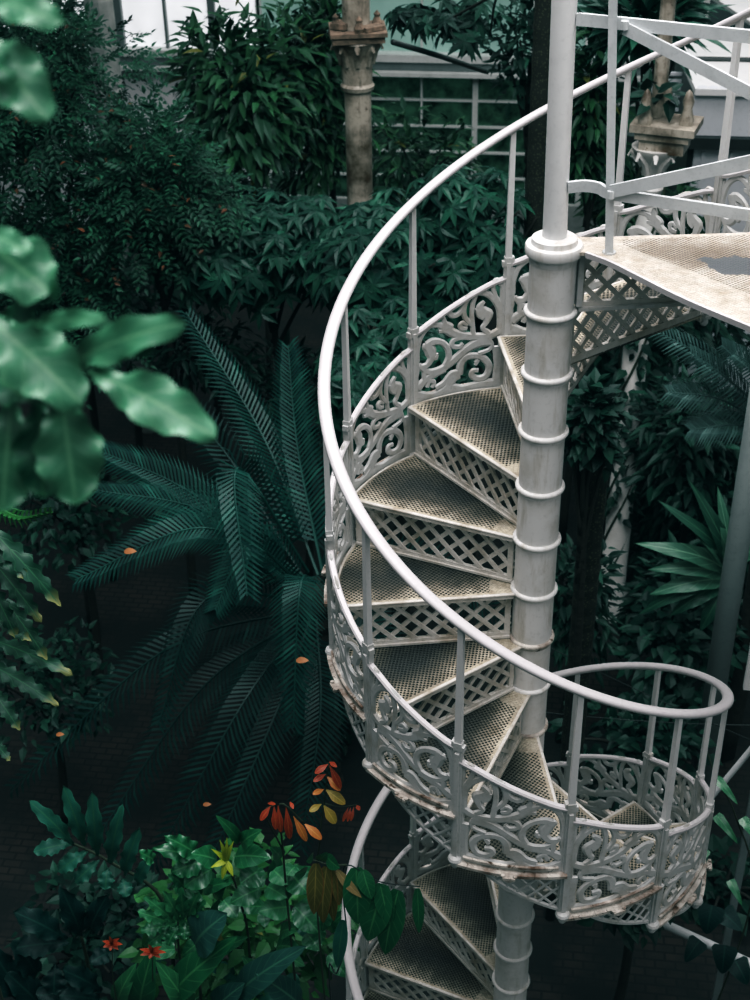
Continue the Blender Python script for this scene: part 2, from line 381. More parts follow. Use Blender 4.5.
def bush(name, label, cat, x, y, Y, rx, ry, n, kind, ls, mat, group=None, trunk=True, rdepth=None, lumps=7, tr=1.0):
    """plant whose crown is centred where pixel (x, y) meets depth Y; rx, ry are its half sizes in pixels"""
    c = at(x, y, Y); s = px_per_m(c); R = np.array([rx/s, (rdepth or rx/s), ry/s])
    root = empty(name, (c[0], c[1], FLOOR)); tag(root, label, cat, group)
    mb = MB(); crown(mb, c, R, n, kind, ls, lumps)
    mb.build('foliage', mat, root, origin=(c[0], c[1], FLOOR))
    if trunk:
        t = MB(); top = np.array([0, 0, c[2]-FLOOR]); r0 = (.03+.015*R[0])*tr
        t.tube(smooth_pts([(0, 0, 0), (.04, .02, top[2]*.5), top]), np.linspace(r0, r0*.5, 13), 7)
        for k in range(6):
            a = k*1.1; e = top+np.array([math.cos(a)*R[0]*.7, math.sin(a)*R[1]*.7, R[2]*(.2+.1*(k % 3))])
            b0 = top*(.75+.03*k); t.tube(smooth_pts([b0, (b0+e)/2+np.array([0, 0, .08]), e]), np.linspace(r0*.45, .008, 13), 5)
        t.build('trunk', M['bark'], root, smooth=True)
    return root
def blade(base, tip, w, nrm=None, bend=.12, lobes=0, lobe=.0, waves=0.0, prof='oval', nseg=16, nx=4, fold=.10, bow=0.0):
    """one large leaf as (V, F, UV): base, tip in metres, w = half width"""
    base = np.asarray(base, float); tip = np.asarray(tip, float); d = tip-base; L = np.linalg.norm(d); d /= L
    if nrm is None: nrm = unit(CAM-(base+tip)/2)*1.1+np.array([0, 0, .45])
    n = np.asarray(nrm, float); n = n-d*(n@d); n = unit(n); s = np.cross(n, d)
    if lobes: nseg = max(nseg, 30)
    V, UV, Fc = [], [], []; ph = rng.uniform(0, 6)
    for i in range(nseg+1):
        t = i/nseg
        if prof == 'oval': ww = math.sin(PI*min(1, .04+.96*t)**.8)**.75 if t < 1 else 0.0
        elif prof == 'obov': ww = (math.sin(PI*min(1.0, t**1.35*.93+.03)))**.7 if t < 1 else .12
        elif prof == 'strap': ww = min(1, (.35+2.4*t))*(1-t**3.0)**.6
        elif prof == 'lance': ww = math.sin(PI*(t**.65*.97+.015))
        elif prof == 'blunt': ww = min(1, .10+1.75*t)*(1-t**5)**.55*(.82+.18*math.sin(PI*t))
        elif prof == 'heart': ww = (1-t)**.6*min(1, .72+2.5*t)
        if lobes: ww *= 1-lobe*(.5+.5*math.cos(2*PI*lobes*t+ph)) if t > .12 else 1
        for j in range(-nx, nx+1):
            u = j/nx
            z = bend*L*math.sin(PI*t)*.6-bend*L*t*t*.6+fold*abs(u)*w*ww+waves*w*math.sin(t*19+ph+(1.5 if j > 0 else 0))*abs(u)**2
            V.append(base+d*(L*t)+s*(u*w*ww+bow*L*math.sin(PI*t))+n*z); UV.append((u, t))
    m = 2*nx+1
    for i in range(nseg):
        for j in range(m-1): Fc.append((i*m+j, i*m+j+1, (i+1)*m+j+1, (i+1)*m+j))
    return np.array(V), Fc, np.array(UV)
def leafpart(root, org, mat, *blades, name='leaf'):
    mb = MB(); mb.uv = []
    for V, Fc, UV in blades: mb.add(V, Fc); mb.uv.append(UV)
    return mb.build(name, mat, root, smooth=True, origin=org)
def leafpx(root, org, mat, b, t, wpx, D, D2=None, name='leaf', **kw):
    """leaf from pixel b to pixel t at depths D (D2 at the tip)"""
    B = at(b[0], b[1], D); T = at(t[0], t[1], D if D2 is None else D2); w = wpx/2/px_per_m((B+T)/2)
    return leafpart(root, org, mat, blade(B, T, w, **kw), name=name)
def stem(root, org, pts, r, mat=None, name='stem'):
    mb = MB(); P = smooth_pts(pts, 5); mb.tube(P, np.linspace(r, r*.55, len(P)), 6)
    return mb.build(name, mat or M['wood'], root, smooth=True, origin=org)
def frond(root, org, P, half, n, mat, droop=.25, nrm=(0, -.45, 1), name='frond', wl=.011, fwdang=.55):
    """feather leaf: rib plus n narrow leaflets on either side"""
    C = smooth_pts(P, 10); T = unit(np.gradient(C, axis=0)); S = np.linspace(0, 1, len(C))
    mb = MB(); mb.tube(C, np.linspace(.013, .004, len(C)), 5)
    ts = np.linspace(.12, .985, n); pos = np.stack([np.interp(ts, S, C[:, i]) for i in range(3)], 1); tan = unit(np.stack([np.interp(ts, S, T[:, i]) for i in range(3)], 1))
    nn = np.tile(np.asarray(nrm, float), (n, 1)); nn = unit(nn-tan*np.sum(nn*tan, 1)[:, None]); sd = np.cross(nn, tan)
    for sg in (-1, 1):
        for i in range(n):
            t = ts[i]; L = half*(math.sin(PI*(.10+.82*t**.8))**.65)*random.uniform(.93, 1.05)
            f = fwdang+.5*t; d = unit(sd[i]*sg+tan[i]*f+nn[i]*.16); w = tan[i]*wl
            p0 = pos[i]; p1 = p0+d*L*.5+nn[i]*.015; p2 = p0+d*L-nn[i]*droop*L
            mb.add([p0-w*.6, p0+w*.6, p1-w, p1+w, p2], [(0, 1, 3, 2), (2, 3, 4)])
    return mb.build(name, mat, root, origin=org)
# ------------------------------------------------------------------ the spiral staircase
H = .23; ALPHA = PI/6; TH0 = 3.36827514; R = .7694; RH = .767; HH = .836; HP = .3087; ARC = R*ALPHA
K0, K1 = -16, 5
stair = empty('spiral_staircase', (0, 0, FLOOR))
tag(stair, 'white cast iron spiral staircase with scrollwork side panels, winding round a ringed centre column', 'staircase')
def up0(k): return k*H-FLOOR
def place(me, name, k, mat=None, parent=None):
    o = bpy.data.objects.new(name, me); link(o); o.parent = stair if parent is None else parent
    if parent is None: o.location = (0, 0, up0(k)); o.rotation_euler = (0, 0, TH0-k*ALPHA)
    return o
# --- column
c = MB(); c.lathe([(.11, 0), (.11, .03), (.0785, .05), (.0775, 6*H-FLOOR-.03)], 40)
column = c.build('column', M['column'], stair, auto=.6)
rm = MB(); rm.lathe([(.077, -.020), (.0805, -.020), (.0805, -.010), (.086, -.009), (.0895, -.004), (.0905, .001), (.0895, .006), (.086, .010), (.077, .011)], 40)
ring_me = rm.mesh('column_ring', True); ring_me.materials.append(M['column']); ring_me.set_sharp_from_angle(angle=1.0)
ring_rust = ring_me.copy(); ring_rust.materials.clear(); ring_rust.materials.append(M['rust'])
for k in range(K0, K1+1):
    o = bpy.data.objects.new('column_ring', ring_rust if k in (-1, -3) else ring_me); link(o); o.parent = column; o.location = (0, 0, up0(k))
z6 = 6*H
cm = MB(); cm.lathe([(.079, -.05), (.083, -.03), (.0925, -.024), (.095, -.018), (.095, .004), (.092, .010), (.076, .013), (.074, .030), (.068, .034), (.046, .036)], 40)
cl = cm.build('collar', M['column'], column, loc=(0, 0, up0(6)), auto=.5)
pm = MB(); pm.lathe([(.040, .03), (.0385, .2), (.0375, 1.95), (.03, 1.99), (.0, 2.0)], 32)
pm.build('upper_pole', M['bal'], stair, auto=.5, loc=(0, 0, up0(6))).rotation_euler = (0, -.016, 0)
for a, z, r in ((-100, -.10, .077), (-100, .205, .0385), (-100, .72, .0375), (170, -.075, .077), (20, -.1, .077)):
    b = MB(); a = math.radians(a); n = np.array([math.cos(a), math.sin(a), 0]); p = n*(r-.004)
    b.tube([p, p+n*.012, p+n*.016], [.011, .011, .007], 8); b.build('bolt', M['column'], column, loc=(0, 0, up0(6)))
# --- tread (its nosing overhangs the riser by 3 cm)
def wedge(z0, z1, r0, r1, over=.031, tail=.012):
    pts = []
    m = 12
    a_in = math.asin(min(1, over/r0)); a_out = math.asin(over/r1)
    for i in range(m+1): a = a_out+(-ALPHA-tail-a_out)*i/m; pts.append((r1*math.cos(a), r1*math.sin(a)))
    for i in range(7): a = -ALPHA+(a_in+ALPHA)*i/6; pts.append((r0*math.cos(a), r0*math.sin(a)))
    return pts
tm = MB(); tm.prism(wedge(0, 0, .08, .752), -.008, 0.0); tread_me = tm.mesh('tread'); tread_me.materials.append(M['tread'])
nm = MB(); ro = .752
nm.bar((.082, .029, -.011), (.751, .029, -.011), .008, .024)                      # lip under the nosing
nm.tube([(.082, .033, -.003), (.7515, .033, -.003)], .0045, 8)
a0, a1 = .04, -ALPHA-.01
nm.sweep([(.749*math.cos(a0+(a1-a0)*i/12), .749*math.sin(a0+(a1-a0)*i/12), -.012) for i in range(13)], [(-.004, -.014), (.004, -.014), (.004, .014), (-.004, .014)], (0, 0, 1))
nose_me = nm.mesh('nosing'); nose_me.materials.append(M['lattice'])
# --- riser: diamond lattice between the frame bars
def clipseg(a, b, x0, x1, z0, z1):
    p, q = np.array(a, float), np.array(b, float); d = q-p; t0, t1 = 0.0, 1.0
    for i, (lo, hi) in enumerate(((x0, x1), (z0, z1))):
        if abs(d[i]) < 1e-9:
            if p[i] < lo or p[i] > hi: return None
            continue
        u, v = sorted(((lo-p[i])/d[i], (hi-p[i])/d[i])); t0 = max(t0, u); t1 = min(t1, v)
    return None if t1-t0 < .02 else (p+d*t0, p+d*t1)
rsr = MB(); X0, X1, Z0, Z1 = .088, .742, -H+.004, -.020
rsr.box(((X0+X1)/2, 0, Z1-.008), (X1-X0, .012, .020)); rsr.box(((X0+X1)/2, 0, Z0+.012), (X1-X0, .016, .026)); rsr.box(((X0+X1)/2, .006, Z0+.006), (X1-X0, .020, .010))
rsr.box((X0+.010, 0, (Z0+Z1)/2), (.022, .014, Z1-Z0)); rsr.box((X1-.012, 0, (Z0+Z1)/2), (.026, .014, Z1-Z0))
px_, sl = .080, 1.0; x = X0-.3
while x < X1+.3:
    for sg, yo in ((1, .002), (-1, -.002)):
        s = clipseg((x, Z0), (x+sg*(Z1-Z0)/sl, Z1), X0, X1, Z0, Z1)
        if s: rsr.bar((s[0][0], yo, s[0][1]), (s[1][0], yo, s[1][1]), .0165, .009, (0, 1, 0))
    x += px_
riser_me = rsr.mesh('riser_lattice'); riser_me.materials.append(M['lattice'])
for k in range(K0, K1+1):
    t = place(tread_me, 'tread', k)
    place(nose_me, 'nosing', k, parent=t)
    place(riser_me, 'riser_lattice', k, parent=t)
# --- side panel in cylinder coordinates: s along the rim (uphill), z up
def cyl(s, z, r=R): a = -s/R; return (r*math.cos(a), r*math.sin(a), z)
ZB = -.012
def ztop(u): return HP-.004+(H-.044)*u
def ribbon(mb, pts, widths, th=.0065, r=R, n=6):
    P = smooth_pts(np.asarray(pts, float), n); m = len(P); W = np.interp(np.linspace(0, 1, m), np.linspace(0, 1, len(widths)), widths)
    T = np.gradient(P, axis=0); T /= np.linalg.norm(T, axis=1)[:, None]+1e-9; V = []
    for i in range(m):
        nx, nz = -T[i][1], T[i][0]; w = W[i]/2
        for o, dr in ((-1, 0), (-.55, 1), (.55, 1), (1, 0), (.55, -1), (-.55, -1)):
            V.append(cyl(P[i][0]+nx*w*o, P[i][1]+nz*w*o, r+dr*th))
    Fc = [(i*6+j, i*6+(j+1) % 6, (i+1)*6+(j+1) % 6, (i+1)*6+j) for i in range(m-1) for j in range(6)]
    Fc += [tuple(range(5, -1, -1)), tuple((m-1)*6+j for j in range(6))]
    mb.add(V, Fc)
def pq(x, y):                            # traced scroll drawing -> panel
    u = (x-80)/590; yb = 890-90*u; yt = 455-405*u; v = (yb-y)/(yb-yt)
    return ((.025+.95*u)*ARC, ZB+v*(ztop(u)-ZB))
SC = .00088
def st(mb, pts, w, th=.0065): ribbon(mb, [pq(*p) for p in pts], [q*SC for q in (w if hasattr(w, '__len__') else [w])*(1 if hasattr(w, '__len__') else 2)], th)
pan = MB()
# big ring scroll at the uphill top, with its stem and inner leaf
st(pan, [(655, 425), (655, 360), (640, 270), (590, 205), (520, 185), (455, 215), (420, 280), (420, 340), (450, 380), (480, 400)], [44, 40, 34, 34, 34, 32, 30, 26, 26, 22])
st(pan, [(500, 195), (475, 260), (470, 340), (480, 440), (480, 470)], [20, 26, 24, 26, 40])
st(pan, [(545, 240), (520, 280), (545, 310), (572, 320), (560, 375), (540, 410), (580, 440)], [18, 40, 58, 52, 30, 22, 30])
st(pan, [(500, 290), (515, 330), (545, 345)], [18, 26, 26])
# curls against the top rail
st(pan, [(640, 130), (648, 105), (615, 100), (598, 140), (615, 200), (650, 255)], [22, 24, 26, 24, 24, 28])
st(pan, [(335, 300), (320, 325), (345, 345), (390, 325), (425, 265), (440, 215)], [20, 28, 30, 30, 26, 22])
st(pan, [(440, 420), (405, 420), (395, 400), (415, 385), (440, 400)], [24, 28, 26, 22, 16])
# upper main stem sweeping to the downhill post
st(pan, [(650, 415), (590, 455), (500, 470), (410, 465), (340, 450), (300, 420), (240, 405), (180, 420), (125, 480), (100, 560), (98, 630)], [40, 44, 40, 40, 46, 52, 26, 26, 28, 28, 30])
st(pan, [(285, 355), (290, 400), (320, 425), (250, 445)], [14, 40, 56, 18])
st(pan, [(600, 490), (520, 505), (450, 545), (380, 605), (310, 660), (240, 690), (170, 690), (110, 650)], [50, 60, 46, 46, 44, 38, 30, 30])
# downhill ring scroll with hooked leaf
st(pan, [(300, 655), (322, 600), (310, 545), (265, 510), (205, 510), (160, 535), (150, 520)], [36, 34, 32, 30, 44, 50, 14])
st(pan, [(170, 530), (195, 570), (200, 610), (170, 650), (130, 660)], [54, 62, 44, 36, 30])
st(pan, [(205, 600), (235, 610), (240, 580)], [24, 24, 14])
st(pan, [(150, 680), (150, 740), (175, 735)], [30, 26, 16])
# middle curls
st(pan, [(470, 480), (400, 480), (350, 500), (345, 535), (390, 540), (415, 515)], [26, 28, 28, 28, 26, 20])
# lower uphill scroll
st(pan, [(395, 720), (405, 650), (440, 605), (505, 595), (560, 615), (590, 665), (570, 725), (520, 745), (480, 725), (485, 695), (520, 690)], [40, 42, 40, 36, 36, 36, 36, 36, 32, 28, 24])
st(pan, [(500, 640), (515, 625), (500, 655)], [24, 26, 18])
st(pan, [(560, 480), (600, 500), (590, 545), (520, 580)], [22, 20, 22, 26])
st(pan, [(640, 520), (645, 640), (640, 760)], [52, 40, 46])
# lower downhill leaves and wave
st(pan, [(100, 790), (160, 740), (230, 705), (300, 680)], [54, 40, 48, 40])
st(pan, [(170, 790), (190, 750), (220, 765), (205, 795)], [26, 26, 26, 20])
st(pan, [(230, 800), (290, 770), (340, 715), (390, 700)], [30, 34, 36, 26])
st(pan, [(90, 830), (200, 845), (300, 810), (350, 745), (400, 730)], [50, 34, 50, 60, 30])
st(pan, [(340, 800), (420, 810), (540, 780), (640, 770)], [44, 40, 44, 56])
st(pan, [(85, 740), (100, 680), (90, 600)], [26, 24, 26])
# frame: bottom plate, stiles and sloped top rail
ribbon(pan, [(.0, ZB+.016), (ARC*.5, ZB+.016), (ARC, ZB+.016)], [.036, .036, .036], .006)
ribbon(pan, [(.016, ZB), (.016, ztop(0)-.02)], [.026, .026], .006)
ribbon(pan, [(ARC-.016, ZB), (ARC-.016, ztop(1)-.03)], [.026, .026], .006)
panel_me = pan.mesh('side_panel'); panel_me.materials.append(M['panel'])
tr = MB(); n = 18; pts = []
for i in range(n+1):
    u = i/n; e = .012*math.exp(-((u)/.06)**2)-.012*math.exp(-((1-u)/.08)**2)
    pts.append(cyl(.006+u*(ARC-.012), ztop(u)-.012+e*.6))
tr.sweep(pts, [(-.011, -.008), (.011, -.008), (.013, .002), (.008, .009), (-.008, .009), (-.013, .002)], (0, 0, 1))
top_me = tr.mesh('top_rail'); top_me.materials.append(M['rail'])
br = MB(); arc = [cyl(ARC*i/14, ZB-.004, R+.012) for i in range(15)]
br.sweep(arc, [(-.018, -.007), (.014, -.007), (.018, 0), (.014, .008), (-.018, .006)], (0, 0, 1))
br.sweep([cyl(.03+(ARC-.06)*i/12, ZB+.026, R+.010) for i in range(13)], [(-.006, -.005), (.006, -.005), (.006, .005), (-.006, .005)], (0, 0, 1))
mid = np.array(cyl(ARC*.5, ZB+.006, R+.042)); nrm = np.array(cyl(ARC*.5, 0, 1.0)); tan = np.array([-nrm[1], nrm[0], 0])
br.tube([mid+tan*.022*math.cos(a)+np.array([0, 0, .026*math.sin(a)+.008]) for a in np.linspace(-PI, 0, 9)], .008, 7)
br.box(mid+np.array([0, 0, -.004]), (.020, .046, .012), rz=math.atan2(nrm[1], nrm[0]))
flange_me = br.mesh('bottom_flange'); flange_me.materials.append(M['rust'])
# lattice skirt filling the step below the panel
sk = MB(); EN = .80
def zlow(u): return ZB-.008-(H-.014)*max(0.0, 1-(max(u, 0)/EN))**.72 if u < EN else ZB-.008
low = [(ARC*u, zlow(u)+.010) for u in np.linspace(.0, EN-.01, 16)]
ribbon(sk, low, [.020, .020], .007, R-.004, 2)
ribbon(sk, [(.012, ZB-.01), (.012, ZB-H+.01)], [.022, .022], .006, R-.004)
for i in range(-4, 12):
    for sg in (1, -1):
        seg = []
        for j in range(41):
            z = ZB-.006-(H)*j/40; s = i*.062+sg*(ZB-z)*.95 + (0 if sg > 0 else .21)
            if 0.005 < s < ARC*EN and z > zlow(s/ARC)+.004: seg.append((s, z))
        if len(seg) > 3: ribbon(sk, [seg[0], seg[len(seg)//2], seg[-1]], [.011, .011, .011], .004, R-.004+sg*.002, 2)
skirt_me = sk.mesh('lattice_skirt'); skirt_me.materials.append(M['panel'])
# post, knob and baluster
po = MB(); c0 = np.array([R+.004, 0, 0])
po.box((R, 0, (HP-H-.012)/2), (.020, .034, HP+H+.0)); po.box((R+.012, 0, (HP-H)/2-.01), (.012, .016, HP+H-.03)); po.box((R-.012, 0, HP*.5+.0), (.012, .016, HP))
po.box((R, 0, HP+.004), (.028, .030, .034)); po.box((R, .017, HP-.006), (.022, .014, .022)); po.box((R, -.017, HP+.012), (.022, .012, .022))
po.lathe([(.010, -H-.018), (.026, -H-.016), (.028, -H-.006), (.024, .0-H+.004), (.012, .010-H)], 14, (R+.008, 0, 0))
post_me = po.mesh('post'); post_me.materials.append(M['panel'])
kn = MB(); kn.lathe([(.0, -.052), (.010, -.050), (.0155, -.040), (.016, -.032), (.011, -.022), (.014, -.016), (.009, -.010)], 12, (R+.008, 0, -H))
knob_me = kn.mesh('knob', True); knob_me.materials.append(M['panel'])
ba = MB(); V = []
for z, w, d in ((HP+.01, .0125, .011), (HH-.03, .010, .009), (HH-.008, .010, .009)):
    for a, b in ((-1, -1), (1, -1), (1, 1), (-1, 1)): V.append((R+a*d+(RH-R)*(z-HP), b*w, z))
ba.add(V, [(i*4+j, i*4+(j+1) % 4, (i+1)*4+(j+1) % 4, (i+1)*4+j) for i in range(2) for j in range(4)]+[(3, 2, 1, 0), (8, 9, 10, 11)])
ba.bar(cyl(-.035, HH-.012-.02, RH), cyl(.05, HH-.012+.029, RH), .020, .007)
bal_me = ba.mesh('baluster'); bal_me.materials.append(M['bal'])
for k in range(K0, K1+1):
    p = place(panel_me, 'side_panel', k)
    place(top_me, 'top_rail', k, parent=p); place(flange_me, 'bottom_flange', k, parent=p); place(skirt_me, 'lattice_skirt', k, parent=p)
for k in range(K0, K1+2):
    p = place(post_me, 'post', k); place(knob_me, 'knob', k, parent=p); place(bal_me, 'baluster', k, parent=p)
# --- handrail
hr = MB(); pts = []
for q in np.arange(K0, 6.55, .1): a = TH0-q*ALPHA; pts.append((RH*math.cos(a), RH*math.sin(a), q*H+HH-FLOOR))
hr.sweep(pts, [(-.0225, -.003), (-.016, -.011), (.016, -.011), (.0225, -.003), (.021, .006), (.012, .012), (-.012, .012), (-.021, .006)], (0, 0, 1))
hr.build('handrail', M['rail'], stair, smooth=True)
# --- landing deck at the top
EDG = [tuple(float(v) for v in (CAM+ray(x, y)*((z6-.016-CAM[2])/ray(x, y)[2]))[:2]) for x, y in ((586, 257), (610, 266), (636, 279), (684, 303), (750, 331), (840, 368), (940, 405))]
ld = [(1.75, .40), (.64, .176), (.30, .118), (.12, .085), (.05, .09), (-.02, .09), (-.07, .06), (-.09, 0), (-.07, -.055), (-.02, -.085), (.04, -.075), (.085, -.045)]+EDG+[(1.75, EDG[-1][1])]
lm = MB(); lm.prism(ld, -.012, 0.0)
land = lm.build('landing_deck', M['landing'], stair, loc=(0, 0, up0(6)))
edge = smooth_pts(EDG, 5)
le = MB(); le.sweep([(x, y, -.014) for x, y in edge], [(-.004, -.004), (.004, -.004), (.006, .015), (-.004, .016)], (0, 0, 1))
le.sweep([(x+.02*0, y, -.014) for x, y in smooth_pts([(.115, .087), (.30, .120), (.64, .178), (1.75, .402)], 4)], [(-.004, -.016), (.004, -.016), (.004, .012), (-.004, .012)], (0, 0, 1))
le.build('edge_trim', M['rail'], land)
r6 = place(riser_me, 'riser_lattice', 6, parent=land); r6.rotation_euler = (0, 0, TH0-6*ALPHA)
fl = MB(); fl.box((.09, 0, -H*.5), (.018, .05, H-.04)); fl.bar((.09, 0, -H+.008), (.74, 0, -H+.008), .05, .012); fl.bar((.09, 0, -.020), (.74, 0, -.020), .05, .010)
o = fl.build('bracket', M['panel'], land); o.rotation_euler = (0, 0, TH0-6*ALPHA)

# --- guard rail of the landing: its own thing
P1 = np.array([.176, -.040]); DR = np.array([.945, -.327])      # first post; direction the rail runs
P2 = P1+DR*1.30; ZL, ZU = .206, .719
gr = empty('landing_guard_rail', (P1[0], P1[1], z6))
tag(gr, 'pale grey flat-bar guard rail with crossed braces, standing on the landing', 'railing')
def gpost(P):
    m = MB(); m.bar((P[0], P[1], z6), (P[0]-.065, P[1], z6+1.05), .036, .026, (1, 0, 0)); m.lathe([(.022, 0), (.022, .006), (.014, .010)], 10, (P[0], P[1], z6))
    m.build('post', M['guard'], gr, origin=(P1[0], P1[1], z6))
gpost(P1); gpost(P2)
def p3(P, z, off=0.0): n = np.array([-DR[1], DR[0]]); return (P[0]+n[0]*off, P[1]+n[1]*off, z6+z)
def gbar(name, pts, w=.014, h=.036):
    m = MB(); m.sweep(smooth_pts(pts, 4) if len(pts) > 2 else np.array(pts, float), [(-w/2, -h/2), (w/2, -h/2), (w/2, h/2), (-w/2, h/2)], (0, 0, 1))
    m.build(name, M['guard'], gr, origin=(P1[0], P1[1], z6))
gbar('lower_rail', [(.032, -.018, z6+ZL), (.085, -.016, z6+ZL+.006), (.13, -.028, z6+ZL+.004), p3(P1, ZL-.003, -.016), p3(P1+DR*.2, ZL-.003, -.018), p3(P2, ZL, -.018)])
gbar('upper_rail', [(.026, -.013, z6+ZU), p3(P1, ZU, -.016), p3(P2, ZU, -.018)])
gbar('top_rail', [(.022, -.012, z6+1.05), p3(P1, 1.05), p3(P2, 1.05)])
gbar('brace', [p3(P1, ZU-.01, -.026), p3(P2, ZL+.02, -.030)], .012, .036)
gbar('brace', [p3(P1, ZL+.01, -.030), p3(P2, ZU-.02, -.036)], .012, .040)
for z in (ZL, ZU):
    m = MB(); q = np.array(p3(P1, z, -.032)); m.lathe([(.012, -.012), (.012, .012)], 10, q); m.build('bolt', M['guard'], gr, origin=(P1[0], P1[1], z6))
# ------------------------------------------------------------------ the setting
def struct(mb, name, mat, parent=None, **k):
    o = mb.build(name, mat, parent, **k)
    if parent is None: o['kind'] = 'structure'
    return o
t = NT('dark_paving'); v = t.new('ShaderNodeTexCoord').outputs['Object']
b = t.new('ShaderNodeTexBrick'); t.l.new(v, b.inputs['Vector']); b.inputs['Scale'].default_value = 4.0
b.inputs['Color1'].default_value = (.030, .020, .017, 1); b.inputs['Color2'].default_value = (.016, .013, .012, 1); b.inputs['Mortar'].default_value = (.004, .004, .004, 1); b.inputs['Mortar Size'].default_value = .03
n = t.noise(1.3, 6, .65, v); c = t.mix(t.ramp(n, [(.42, 1.0), (.60, 0.0)]), b.outputs[0], (.003, .005, .005)); t.l.new(c, t.b.inputs['Base Color']); t.b.inputs['Roughness'].default_value = .9
t.bump(n, .5, .03); M['floor'] = t.m
f = MB(); f.box((0, 6, FLOOR-.1), (40, 30, .2)); struct(f, 'floor', M['floor'])
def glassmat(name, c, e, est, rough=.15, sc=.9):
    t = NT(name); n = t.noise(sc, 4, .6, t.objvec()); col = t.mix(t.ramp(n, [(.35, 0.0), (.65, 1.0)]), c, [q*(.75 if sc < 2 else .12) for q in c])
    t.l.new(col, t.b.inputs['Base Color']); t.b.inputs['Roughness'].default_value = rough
    ec = t.mix(t.ramp(n, [(.35, 0.0), (.65, 1.0)]), e, [q*(.7 if sc < 2 else .1) for q in e]); t.l.new(ec, t.b.inputs['Emission Color']); t.b.inputs['Emission Strength'].default_value = est  # panes emit by themselves, in place of daylight coming through
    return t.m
M['glassbright'] = glassmat('glowing_milky_glass', (.75, .77, .78), (.9, .92, .95), .80)
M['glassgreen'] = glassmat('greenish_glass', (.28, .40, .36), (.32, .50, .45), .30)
M['glassdark'] = glassmat('dark_green_glass', (.05, .11, .07), (.05, .12, .08), .22, sc=5)  # noise paints reflected foliage into the glass colour and glow
YW = 13.0; zb = float(at(376, 62, YW)[2]); ztopw = 2.6
def xw(x, y): return float(at(x, y, YW)[0])
# white wall section on the left, glazed section on the right
def window(name, xa, xb, z0, z1, pane, frm, nx, nz, bw=.07):
    w = empty(name, ((xa+xb)/2, YW, z0)); w['kind'] = 'structure'; o = np.array(((xa+xb)/2, YW, z0))
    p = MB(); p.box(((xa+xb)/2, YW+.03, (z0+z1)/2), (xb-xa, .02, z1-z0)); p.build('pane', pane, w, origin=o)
    m = MB()
    for i in range(nx+1): x = xa+(xb-xa)*i/nx; m.box((x, YW-.02, (z0+z1)/2), (bw if i % 2 == 0 else bw*.35, .08, z1-z0))
    for i in range(nz+1): z = z0+(z1-z0)*i/nz; m.box(((xa+xb)/2, YW-.015, z), (xb-xa, .06, bw*.32))
    m.build('frame', frm, w, origin=o)
xs = [xw(-140, 60), xw(262, 60), xw(700, 60)]
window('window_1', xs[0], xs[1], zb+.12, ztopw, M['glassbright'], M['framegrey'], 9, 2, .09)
window('window_2', xs[1], xs[2], zb+.12, ztopw, M['glassgreen'], M['frame'], 8, 3)
window('window_3', xs[1], xs[2], FLOOR+.5, zb-.12, M['glassdark'], M['frame'], 8, 5)
m = MB(); m.box(((xs[0]+xs[1])/2, YW+.05, (FLOOR+zb-.1)/2), (xs[1]-xs[0], .12, zb-.1-FLOOR))
struct(m, 'wall_back', M['whitewall'])
m = MB(); m.box(((xs[1]+xs[2])/2, YW+.05, FLOOR+.25), (xs[2]-xs[1], .2, .5)); struct(m, 'wall_plinth', M['stone'])
m = MB(); L = xs[2]-xs[0]; cx = (xs[2]+xs[0])/2
m.box((cx, YW-.06, zb+.09), (L, .20, .09)); m.box((cx, YW-.10, zb-.09), (L, .26, .05)); struct(m, 'trim_1', M['frame'])
m = MB(); m.box((cx, YW-.05, zb), (L, .16, .12)); struct(m, 'trim_2', M['framegrey'])

# ------------------------------------------------------------------ columns, posts, shed
def rooted(P): return (float(P[0]), float(P[1]), FLOOR)
P = at(359, 150, 6.0); zc = float(at(358, 66, 6.0)[2])-FLOOR; s = px_per_m(P)
rc = empty('iron_column', rooted(P)); tag(rc, 'rusty cream iron column with a broken flared capital, in front of the far windows', 'column', kind='thing')
r = 13.5/s
m = MB(); m.lathe([(r*1.5, 0), (r*1.5, .15), (r, .2), (r*.98, zc-.18), (r*1.18, zc-.17), (r*1.25, zc-.14), (r*1.1, zc-.12), (r*1.12, zc)], 22); m.build('shaft', M['rustycol'], rc, auto=.6)
m = MB(); m.lathe([(r*1.12, zc), (r*1.2, zc+.08), (r*1.45, zc+.15), (r*1.75, zc+.19), (r*1.7, zc+.20)], 22)
for i in range(9):
    a = 2*PI*i/9; q = np.array([math.cos(a), math.sin(a), 0])
    m.tube([q*r*1.12+np.array([0, 0, zc+.02]), q*r*1.35+np.array([0, 0, zc+.12]), q*r*1.75+np.array([0, 0, zc+.17]), q*r*1.85+np.array([0, 0, zc+.13])], [.02, .026, .022, .012], 6)
m.build('capital', M['rustycol'], rc, auto=.6)
m = MB(); m.box((0, 0, zc+.22), (r*3.7, r*3.4, .035), rz=.25); m.box((.01, 0, zc+.265), (r*4.0, r*3.7, .03), rz=.2); m.box((.13, -.08, zc+.30), (.16, .1, .03), rz=.7); m.box((-.1, -.05, zc+.31), (.12, .14, .04), rz=-.3)
for a in (.3, 1.9, 3.6, 5.0): m.lathe([(.03, 0), (.04, .03), (.02, .07), (.026, .09), (.0, .12)], 8, (r*1.5*math.cos(a), r*1.5*math.sin(a), zc+.28))
m.build('abacus', simple('rusted_iron', (.28, .20, .15), .9, c2=(.06, .045, .035), scale=14, bump=.6), rc)
m = MB(); m.lathe([(r*.98, zc+.27), (r*.95, zc+2.2)], 22); m.build('upper_shaft', M['rustycol'], rc, auto=.6)
